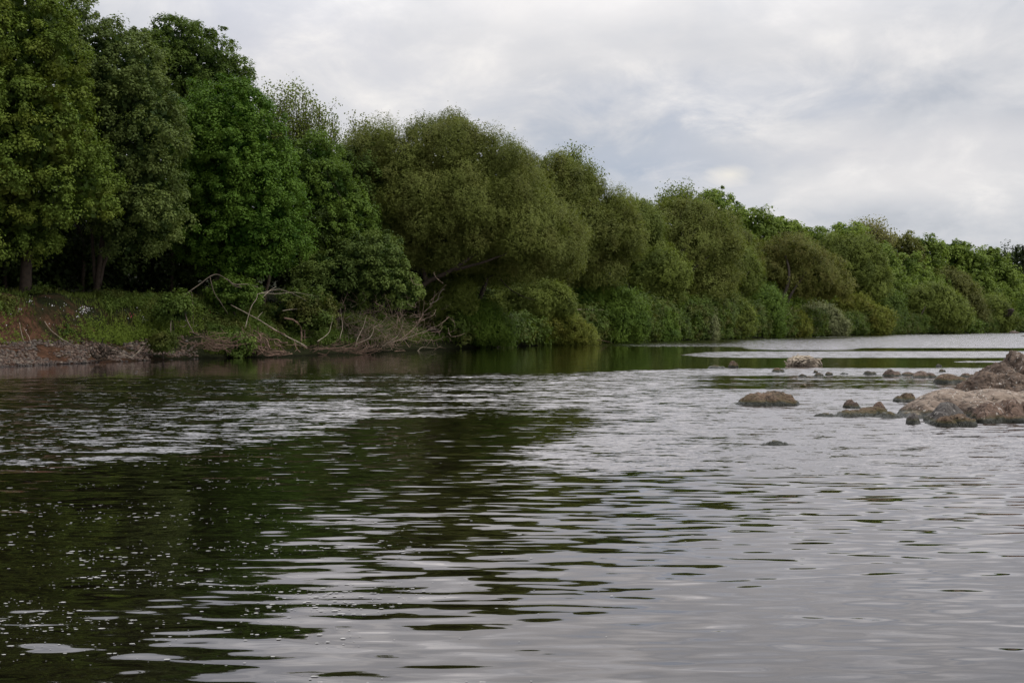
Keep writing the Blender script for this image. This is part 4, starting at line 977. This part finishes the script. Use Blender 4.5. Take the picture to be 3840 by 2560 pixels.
stick('bare_branch', [([(2172, 1293), (2200, 1286), (2230, 1275), (2250, 1273), (2280, 1280), (2312, 1290)], .045, .022), ([(2215, 1281), (2235, 1282), (2245, 1280)], .025, .012)], DEADBROWN, 'reddish arched branch touching the water at both ends', off=-2.2, seed=17, group=gs)
stick('bare_branch', [([(2940, 1192), (2958, 1175), (2972, 1152)], .07, .04), ([(2958, 1175), (2980, 1165), (3010, 1162)], .04, .02)], DEADWOOD, 'pale snapped stick right of the twin leaning trunks', off=-2, seed=18)
stick('bare_branch', [([(2020, 1297), (2050, 1300), (2095, 1302)], .05, .02)], BARKDARK, 'dark stick lying on the water left of the small pale bird', off=-1.5, seed=19)

# ------------------------------------------------------------------ rocks
def rock(name, x0, x1, d, blobs, mat, label, n=110, rough=.06, group=None, dy=None, seed=0, crag=1.0, fac=1.0):
    """blobs: (cx, top_y, half_width_px, depth offset m, half depth m, power) heights from the water line at depth d"""
    W = (x1-x0)/F*d; cx = ((x0+x1)/2-1920)/F*d
    bl = []
    for (bx, ty, hw, oy, ry, pw) in blobs:
        dd = d+oy; X = (bx-1920)/F*dd; H = CAMZ-(ty-HZ)/F*dd
        bl.append((X, dd, hw/F*dd, ry, H, pw))
    xa = min(b[0]-b[2] for b in bl)-.08; xb = max(b[0]+b[2] for b in bl)+.08
    ya = min(b[1]-b[3] for b in bl)-.08; yb = max(b[1]+b[3] for b in bl)+.08
    nx = n; ny = max(12, int(n*min(1.3, (yb-ya)/(xb-xa))))
    X, Y = np.meshgrid(np.linspace(xa, xb, nx), np.linspace(ya, yb, ny))
    # wobble the footprint
    w1 = fbm(np.stack([X*2.3+seed, Y*2.3, 0*X], -1), 3)-.5; w2 = fbm(np.stack([X*2.3, Y*2.3+seed, 0*X+7], -1), 3)-.5
    size = min(1.0, (xb-xa)); wx = X+w1*.28*size; wy = Y+w2*.28*size
    Z = np.full(X.shape, -.25)
    for (bx, by, rx, ry, H, pw) in bl:
        q = 1-((wx-bx)/rx)**2-((wy-by)/ry)**2
        hn = np.abs(q)**pw
        u_ = (wx-bx)/rx; v_ = (wy-by)/ry; pr = np.random.default_rng(int(seed*31+bx*7+100))
        for _ in range(7):
            a_ = pr.uniform(0, 6.283); sl = pr.uniform(.15, 1.1); hn = np.minimum(hn, pr.uniform(.92, 1.12)+sl*(.25+.6*(1-fac))-sl*(math.cos(a_)*u_+math.sin(a_)*v_))
        h = np.where(q > 0, (H+.22)*np.maximum(hn, 0)-.22, -.25)
        k = .03*size; Z = np.where(h > Z, h, Z)
    nn = fbm(np.stack([X*3.1/size+seed*3, Y*3.1/size, Z*3/size], -1), 5)-.5
    rid = 1-2*np.abs(fbm(np.stack([X*2.2/size+seed*3, Y*2.2/size+4, Z*4/size], -1), 4)-.5)
    m = smooth(-.22, .0, Z)
    hf = 1-2*np.abs(fbm(np.stack([X*7/size+seed*2, Y*7/size, Z*9/size], -1), 4)-.5)
    stp = fbm(np.stack([X*3.5/size+seed, Y*3.5/size+2, 0*X], -1), 2); stp = (np.round(stp*9)/9-stp)
    Z = Z+m*(nn*rough*1.5*crag*size+(rid-.8)*rough*1.2*crag*size+(hf-.8)*rough*.9*crag*size+stp*rough*4.0*crag*size)
    dx = (fbm(np.stack([X*5/size, Y*5/size, Z*6/size+seed], -1), 3)-.5)*.10*size*m*crag
    X = X+dx; Y = Y+dx*.6
    V = np.stack([X, Y, Z], -1).reshape(-1, 3); k = nx
    i = np.arange(ny-1)[:, None]*k; j = np.arange(nx-1)[None]
    q = np.stack([i+j, i+j+1, i+k+j+1, i+k+j], -1).reshape(-1, 4)
    keep = (Z.ravel()[q] > -.20).any(1); q = q[keep]
    u, inv = np.unique(q, return_inverse=True)
    loc = (cx, d, 0)
    o = mesh_np(name, V[u], inv.reshape(-1, 4), RK[mat], smooth=True, loc=loc)
    return tag(o, label, 'rock', group)
go = 'rocks of the outcrop at the right'
rock('boulder', 2745, 2993, 24.6, [(2848, 1475, 90, .35, .42, .42), (2905, 1468, 86, .4, .45, .32), (2800, 1496, 66, .3, .35, .7), (2950, 1480, 46, .3, .32, .3)], 'moss', 'lone domed brown boulder with a mossy foot in open water', seed=1)
rock('boulder', 2832, 2956, 16.2, [(2900, 1652, 55, .2, .18, .45), (2865, 1664, 40, .16, .16, .5), (2935, 1660, 28, .2, .16, .4)], 'moss', 'smallest mossy stone alone nearest the camera', n=70, seed=2, crag=.8)
rock('rock_ledge', 3035, 3359, 21.4, [(3120, 1549, 95, .3, .3, .6), (3200, 1541, 110, .3, .4, .6), (3270, 1530, 100, .4, .4, .5), (3325, 1546, 80, .1, .35, .5)], 'moss', 'low flat mossy ledge tapering to the left', seed=3)
rock('boulder', 3268, 3330, 21.9, [(3298, 1506, 32, .4, .22, .35)], 'brown', 'knob of red brown rock on the right end of the mossy ledge', n=60, seed=4)
rock('boulder', 3161, 3227, 23.8, [(3192, 1497, 32, .25, .2, .5), (3210, 1508, 22, 0, .15, .5)], 'small', 'small pinkish stone behind the mossy ledge', n=60, seed=5, crag=.7)
rock('boulder', 3351, 3449, 25.6, [(3405, 1470, 44, .4, .3, .5), (3370, 1484, 28, .3, .25, .5)], 'moss', 'mossy green topped boulder left of the pink slab', n=80, seed=6)
rock('rock_slab', 3359, 3990, 20.6, [(3560, 1458, 160, 1.7, .95, .38), (3720, 1458, 170, 1.7, .9, .36), (3900, 1462, 150, 1.6, .9, .4), (3480, 1498, 110, 1.2, .8, .55), (3660, 1492, 120, 1.0, .8, .5), (3420, 1540, 70, .8, .5, .6), (3800, 1496, 150, 1.0, .8, .45)], 'pink', 'large smooth pinkish slab with a pale top', n=200, rough=.03, group=go, seed=7, crag=.6, fac=.15)
rock('rock_outcrop', 3586, 3990, 26.2, [(3810, 1318, 62, 1.6, .7, .42), (3745, 1362, 80, 1.1, .9, .5), (3690, 1392, 85, .7, .9, .5), (3640, 1430, 70, .3, .6, .6), (3860, 1355, 90, 1.0, .9, .45), (3780, 1398, 120, .4, .7, .5), (3900, 1400, 120, .3, .8, .45)], 'upper', 'highest ragged brown rock of the outcrop, peaking at the right edge', n=200, rough=.06, group=go, seed=8, crag=1.4, fac=.45)
rock('boulder', 3500, 3640, 19.6, [(3555, 1508, 74, .75, .5, .42), (3530, 1540, 75, .45, .4, .55), (3600, 1545, 55, .5, .35, .5)], 'grey', 'smooth blue grey boulder leaning on the front of the pink slab', n=100, rough=.03, group=go, seed=9, crag=.7)
rock('boulder', 3560, 3660, 19.3, [(3610, 1550, 50, .35, .25, .3), (3555, 1558, 50, .3, .25, .5), (3640, 1568, 34, .25, .2, .5)], 'moss', 'pitted yellowish shelf of rock at the waterline below the grey boulder', n=90, group=go, seed=10, crag=1.4)
rock('boulder', 3640, 3990, 20.0, [(3700, 1512, 80, .5, .45, .5), (3790, 1500, 90, .6, .5, .4), (3900, 1504, 110, .6, .5, .4)], 'brown', 'dark brown boulder with white streaks at the right front of the outcrop', n=130, group=go, seed=11)
rock('boulder', 3408, 3460, 19.7, [(3430, 1548, 30, .35, .25, .5)], 'grey', 'black wet stone in the notch at the foot of the pink slab', n=60, group=go, seed=12)
rock('boulder', 3790, 3990, 23.0, [(3850, 1448, 80, .9, .6, .45), (3940, 1450, 90, .9, .6, .45)], 'upper', 'brown rock wedged between the slab and the highest rock at the right edge', n=90, group=go, seed=13)
gr = 'low stones in the row behind the open water'
for i, (x0, x1, top, wl, mt, lab) in enumerate([
  (3306, 3385, 1377, 1410, 'small', 'rounded brown stone at the left end of the stone row'),
  (3370, 3440, 1389, 1408, 'small', 'low flat stone joining two larger ones in the row'),
  (3409, 3520, 1383, 1415, 'small', 'wide domed stone with a white mark in the stone row'),
  (3501, 3628, 1391, 1435, 'moss', 'dark mossy boulder at the right end of the stone row'),
  (3520, 3550, 1380, 1394, 'small', 'little dark knob behind the mossy boulder'),
  (3600, 3660, 1395, 1412, 'small', 'flat pale stone right behind the mossy boulder'),
  (3235, 3290, 1386, 1404, 'grey', 'low grey stone left of the stone row'),
  (3505, 3540, 1362, 1374, 'grey', 'tiny submerged stone farthest behind the row'),
  (2890, 2943, 1374, 1395, 'moss', 'round greenish stone left below the pale driftwood'),
  (3045, 3072, 1384, 1398, 'small', 'small reddish stone right below the driftwood'),
  (3048, 3093, 1394, 1410, 'small', 'flat pale stone with a bright rim near the driftwood'),
  (3090, 3132, 1390, 1406, 'small', 'brown pebble like stone right of the flat pale one'),
  (2987, 3026, 1399, 1411, 'small', 'thin tan stone just breaking the surface'),
  (3148, 3188, 1394, 1404, 'grey', 'barely showing grey stone between driftwood and stone row'),
  (2653, 2735, 1366, 1381, 'moss', 'low mossy hump left of the driftwood'),
  (2728, 2770, 1352, 1378, 'moss', 'dark rounded lump on the end of the mossy hump'),
  (3785, 3822, 1240, 1249.5, 'small', 'distant brown rock carrying the white bird'),
  (3826, 3870, 1256, 1261, 'grey', 'dark sliver of rock at the right edge of the far water')]):
    top = top+(wl-top)*(.22 if wl > 1300 and i < 15 else 0); d = CAMZ*F/(wl-HZ); hw = (x1-x0)/2; dep = hw/F*d*.8
    rock('boulder', x0, x1, d, [((x0+x1)/2-hw*.15, top, hw*.92, dep, dep, .45), ((x0+x1)/2+hw*.45, top+(wl-top)*.3, hw*.55, dep*.8, dep*.7, .45)], mt, lab, n=46, rough=.035, group=gr if i < 8 else None, seed=20+i, crag=.7)

def driftwood():
    rng = np.random.default_rng(77); d = 50.0; lst = []
    cx, cy = 3012, 1371
    def pt(px, py, dz=0): return at(px, py, d+dz)
    # twisted strands sweeping over the mound
    for i in range(60):
        u = rng.uniform(0, 1); sx = 2948+u*62+rng.normal()*4; ex = min(3078, sx+rng.uniform(35, 75))
        top = 1334+rng.uniform(0, 14)+8*abs(u-.5)
        z = rng.uniform(-.35, .45)
        y0 = rng.uniform(1348, 1374); y1 = rng.uniform(1344, 1372)
        p = smoothpath([pt(sx, y0, z-.25), pt(sx+10, (y0+top)/2+rng.normal()*3, z-.3), pt((sx+ex)/2, top+6*rng.random(), z-.15), pt(ex-10, (top+y1)/2, z-.2), pt(ex+4, y1, z-.15)], 5, .05, rng)
        r = rng.uniform(.02, .055); lst.append((p, np.concatenate([np.linspace(r*.6, r, len(p)//2), np.linspace(r, r*.5, len(p)-len(p)//2)])))
    for a, b, ra in [([(2952, 1352), (2965, 1342), (2985, 1336), (2994, 1326)], .4, .05), ([(2950, 1360), (2940, 1352)], 0, .03), ([(3060, 1350), (3074, 1356), (3080, 1366), (3083, 1374)], 0, .06), ([(2990, 1338), (2993, 1325)], 0, .035), ([(2949, 1368), (2975, 1362), (3000, 1366)], -.4, .05)]:
        p = smoothpath([pt(q[0], q[1], b) for q in a], 5, .03, rng); lst.append((p, np.linspace(ra, ra*.35, len(p))))
    V, Fq = tubes(lst); loc = at(3012, 1371, d); loc[2] = 0
    root = tag(empty('driftwood_root', loc), 'bleached twisted tree root stranded alone in the river', 'driftwood')
    mesh_np('roots', V-loc, Fq, DRIFT, root, smooth=True)
    # core stump under the strands
    n = 24; th = np.linspace(0, np.pi, n); ph = np.linspace(0, 2*np.pi, 36)
    TH, PH = np.meshgrid(th, ph); k = 1+.35*(fbm(np.stack([np.sin(TH)*np.cos(PH)*2+5, np.sin(TH)*np.sin(PH)*2, np.cos(TH)*2], -1), 3)-.5)
    X = np.sin(TH)*np.cos(PH)*.66*k; Y = np.sin(TH)*np.sin(PH)*.4*k+.1; Z = np.cos(TH)*.36*k+.06
    i = np.arange(35)[:, None]*n; j = np.arange(n-1)[None]
    mesh_np('stump', np.stack([X, Y, Z], -1).reshape(-1, 3), np.stack([i+j, i+j+1, i+n+j+1, i+n+j], -1).reshape(-1, 4), DRIFT, root, smooth=True)
driftwood()

# ------------------------------------------------------------------ birds
def ball(c, r, seg=14, rings=9, k=0.0):
    th = np.linspace(0, np.pi, rings); ph = np.linspace(0, 2*np.pi, seg, endpoint=False)
    V = np.array([[math.sin(t)*math.cos(p), math.sin(t)*math.sin(p), math.cos(t)] for t in th for p in ph])*np.array(r)+np.array(c)
    i = np.arange(rings-1)[:, None]*seg; j = np.arange(seg)[None]; j2 = (j+1) % seg
    return V, np.stack([i+j, i+j2, i+seg+j2, i+seg+j], -1).reshape(-1, 4)
def join(*vf):
    Vs, Fs, o = [], [], 0
    for V, Fq in vf: Vs.append(V); Fs.append(Fq+o); o += len(V)
    return np.concatenate(Vs), np.concatenate(Fs)
def bird(label, loc, h, mats, legs=True, face=1, lean=0.5):
    """body one mesh swept from tail to head"""
    root = tag(empty('bird', loc), label, 'bird')
    s = h
    pts = np.array([[-.42*face, 0, .22], [-.30*face, 0, .32], [-.12*face, 0, .48], [.03*face, 0, .64], [.08*face, 0, .78], [.12*face, 0, .90], [.18*face, 0, .95]])*s
    P = smoothpath(pts, 5); rr = np.interp(np.linspace(0, 1, len(P)), [0, .15, .35, .55, .7, .85, 1], [.02, .09, .155, .13, .065, .075, .03])*s
    V, Fq = tubes([(P, rr)], 6); mesh_np('body', V, Fq, mats[0], root, smooth=True)
    V, Fq = tubes([(np.array([[.18, 0, .94], [.26, 0, .92], [.34, 0, .90]])*s*np.array([face, 1, 1]), np.array([.02, .014, .004])*s)]); mesh_np('beak', V, Fq, mats[1], root)
    for sd in (-1, 1):
        P = smoothpath(np.array([[-.36*face, sd*.09, .26], [-.15*face, sd*.14, .44], [.02*face, sd*.10, .58]])*s, 5); V, Fq = tubes([(P, np.interp(np.linspace(0, 1, len(P)), [0, .5, 1], [.01, .07, .03])*s)]); mesh_np('wing', V, Fq, mats[2], root, smooth=True)
        V, Fq = tubes([(np.array([[-.08*face, sd*.05, .40], [-.05*face, sd*.05, .2], [-.06*face, sd*.05, 0.0]])*s, .016*s)]); mesh_np('leg', V, Fq, mats[1], root)
    return root
white = simplemat('pale plumage', (.50, .49, .46), (.72, .71, .68), 10, .7, 0)
greyp = simplemat('grey plumage', (.22, .22, .22), (.42, .42, .41), 10, .7, 0)
black = simplemat('dark plumage', (.012, .012, .012), (.03, .03, .03), 10, .6, 0)
p = at(2147, 1293, 106.5); p[2] = 0.0
bird('small pale bird standing upright at the waterline by the osier', p, .80, (white, greyp, greyp), face=-1)
p = at(2271, 722, 124); bird('black bird perched on the tree top right of the big willows', p, .32, (black, black, black), face=-1)
d_ = CAMZ*F/(1247.5-HZ); p = at(3806, 1244, d_+.8); bird('white bird on the distant brown rock', p, .55, (white, greyp, white))

# ------------------------------------------------------------------ sky, sun, camera
sc = bpy.context.scene
SUN_EL = math.radians(52); SUN_AZ = math.radians(105)   # azimuth clockwise from +Y
w = bpy.data.worlds.new('World'); sc.world = w; w.use_nodes = True; nt = w.node_tree; nt.nodes.clear()
out = N(nt, 'ShaderNodeOutputWorld'); bg = N(nt, 'ShaderNodeBackground'); L(nt, bg.outputs[0], out.inputs[0])
sky = N(nt, 'ShaderNodeTexSky', sky_type='NISHITA', sun_disc=False); sky.sun_elevation = SUN_EL; sky.sun_rotation = SUN_AZ
bg.inputs[1].default_value = .10
tc = N(nt, 'ShaderNodeTexCoord'); D = tc.outputs['Generated']
sp = N(nt, 'ShaderNodeSeparateXYZ'); L(nt, D, sp.inputs[0])
zz = mathn(nt, 'ADD', mathn(nt, 'MAXIMUM', sp.outputs[2], 0.0), .36)
px_ = mathn(nt, 'DIVIDE', sp.outputs[0], zz); py_ = mathn(nt, 'DIVIDE', sp.outputs[1], zz)
cb = N(nt, 'ShaderNodeCombineXYZ'); L(nt, px_, cb.inputs[0]); L(nt, py_, cb.inputs[1])
rotm = N(nt, 'ShaderNodeMapping'); rotm.inputs['Rotation'].default_value = (0, 0, .35); rotm.inputs['Scale'].default_value = (1.0, 1.0, 1); L(nt, cb.outputs[0], rotm.inputs[0])
c1 = N(nt, 'ShaderNodeTexNoise'); c1.inputs['Scale'].default_value = 2.3; c1.inputs['Detail'].default_value = 6; c1.inputs['Roughness'].default_value = .52; c1.inputs['Distortion'].default_value = .25; L(nt, rotm.outputs[0], c1.inputs['Vector'])
c2 = N(nt, 'ShaderNodeTexNoise'); c2.inputs['Scale'].default_value = 6.5; c2.inputs['Detail'].default_value = 7; c2.inputs['Roughness'].default_value = .6; c2.inputs['Distortion'].default_value = .4; L(nt, rotm.outputs[0], c2.inputs['Vector'])
mixn = mathn(nt, 'ADD', mathn(nt, 'MULTIPLY', c1.outputs['Fac'], .68), mathn(nt, 'MULTIPLY', c2.outputs['Fac'], .32))
cloud = ramp(nt, mixn, [(.38, (.49, .51, .555)), (.45, (.58, .59, .625)), (.52, (.68, .675, .69)), (.58, (.79, .77, .765)), (.64, (.91, .875, .84))])
def spot(px, py, s, amount, col):
    """a lighter or darker bank of cloud in one part of the sky"""
    global cloud
    v = Vector(((px-1920)/F, 1, (HZ-py)/F)).normalized()
    df = N(nt, 'ShaderNodeVectorMath', operation='SUBTRACT'); L(nt, D, df.inputs[0]); df.inputs[1].default_value = v
    ms = N(nt, 'ShaderNodeVectorMath', operation='MULTIPLY'); L(nt, df.outputs[0], ms.inputs[0]); ms.inputs[1].default_value = (1/s[0], 1/s[0], 1/s[1])
    ln = N(nt, 'ShaderNodeVectorMath', operation='LENGTH'); L(nt, ms.outputs[0], ln.inputs[0])
    wob = mathn(nt, 'ADD', ln.outputs['Value'], mathn(nt, 'MULTIPLY', mathn(nt, 'SUBTRACT', c2.outputs['Fac'], .5), 2.6))
    f = ramp(nt, wob, [(.0, amount), (1.0, 0.0)])
    cloud = mixc(nt, f, cloud, col)
spot(2350, -60, (.26, .07), .6, (.88, .84, .81))
spot(2430, 640, (.16, .06), .95, (.42, .47, .56))
spot(2560, 390, (.20, .035), .55, (.47, .51, .60))
spot(1400, 330, (.14, .035), .6, (.74, .73, .74))
spot(2740, 655, (.022, .010), .8, (.92, .86, .74))
spot(3300, 560, (.22, .03), .5, (.76, .73, .73))
spot(3100, 700, (.25, .02), .55, (.80, .77, .76))
spot(900, 150, (.16, .06), .5, (.60, .61, .68))
# brighter towards the zenith, as an overcast sky is
bz = N(nt, 'ShaderNodeMapRange'); L(nt, sp.outputs[2], bz.inputs[0]); bz.inputs[1].default_value = .22; bz.inputs[2].default_value = .6; bz.inputs[3].default_value = 1.08; bz.inputs[4].default_value = 1.75
# the overcast is brightest above the frame, over the river
br0 = N(nt, 'ShaderNodeMapRange', interpolation_type='SMOOTHSTEP'); L(nt, sp.outputs[2], br0.inputs[0]); br0.inputs[1].default_value = .235; br0.inputs[2].default_value = .46; br0.inputs[3].default_value = 0; br0.inputs[4].default_value = 1.3
br1 = N(nt, 'ShaderNodeMapRange', interpolation_type='SMOOTHSTEP'); L(nt, sp.outputs[1], br1.inputs[0]); br1.inputs[1].default_value = -.1; br1.inputs[2].default_value = .7
brm = mathn(nt, 'MULTIPLY', mathn(nt, 'MULTIPLY', br0.outputs[0], br1.outputs[0]), ramp(nt, mixn, [(.42, .45), (.60, 1.6)]))
gain = mathn(nt, 'ADD', bz.outputs[0], brm)
scm = N(nt, 'ShaderNodeVectorMath', operation='SCALE'); L(nt, cloud, scm.inputs[0]); L(nt, mathn(nt, 'MULTIPLY', gain, 10.0), scm.inputs['Scale'])
skymix = mixc(nt, .93, sky.outputs[0], scm.outputs[0])
L(nt, skymix, bg.inputs[0])

sun = bpy.data.lights.new('Sun', 'SUN'); sun.energy = 2.0; sun.angle = math.radians(14); sun.color = (1, .955, .88)
so = link(bpy.data.objects.new('Sun', sun))
dv = Vector((math.sin(SUN_AZ)*math.cos(SUN_EL), math.cos(SUN_AZ)*math.cos(SUN_EL), math.sin(SUN_EL)))
so.rotation_euler = dv.to_track_quat('Z', 'Y').to_euler(); so.location = (0, 0, 60)

cam = bpy.data.cameras.new('Camera'); co = link(bpy.data.objects.new('Camera', cam))
co.location = (0, 0, CAMZ); co.rotation_euler = (math.radians(90), 0, 0)
cam.sensor_width = 36; cam.lens = F/3840*36; cam.shift_y = -55/3840; cam.clip_end = 6000; cam.clip_start = .1
sc.camera = co
sc.view_settings.view_transform = 'Standard'; sc.view_settings.look = 'None'; sc.view_settings.exposure = 0
sc.cycles.max_bounces = 5; sc.cycles.diffuse_bounces = 2; sc.cycles.glossy_bounces = 3; sc.cycles.transmission_bounces = 2
sc.cycles.use_adaptive_sampling = True
tot = sum(len(o.data.polygons) for o in sc.objects if o.type == 'MESH'); print('FACES', tot)
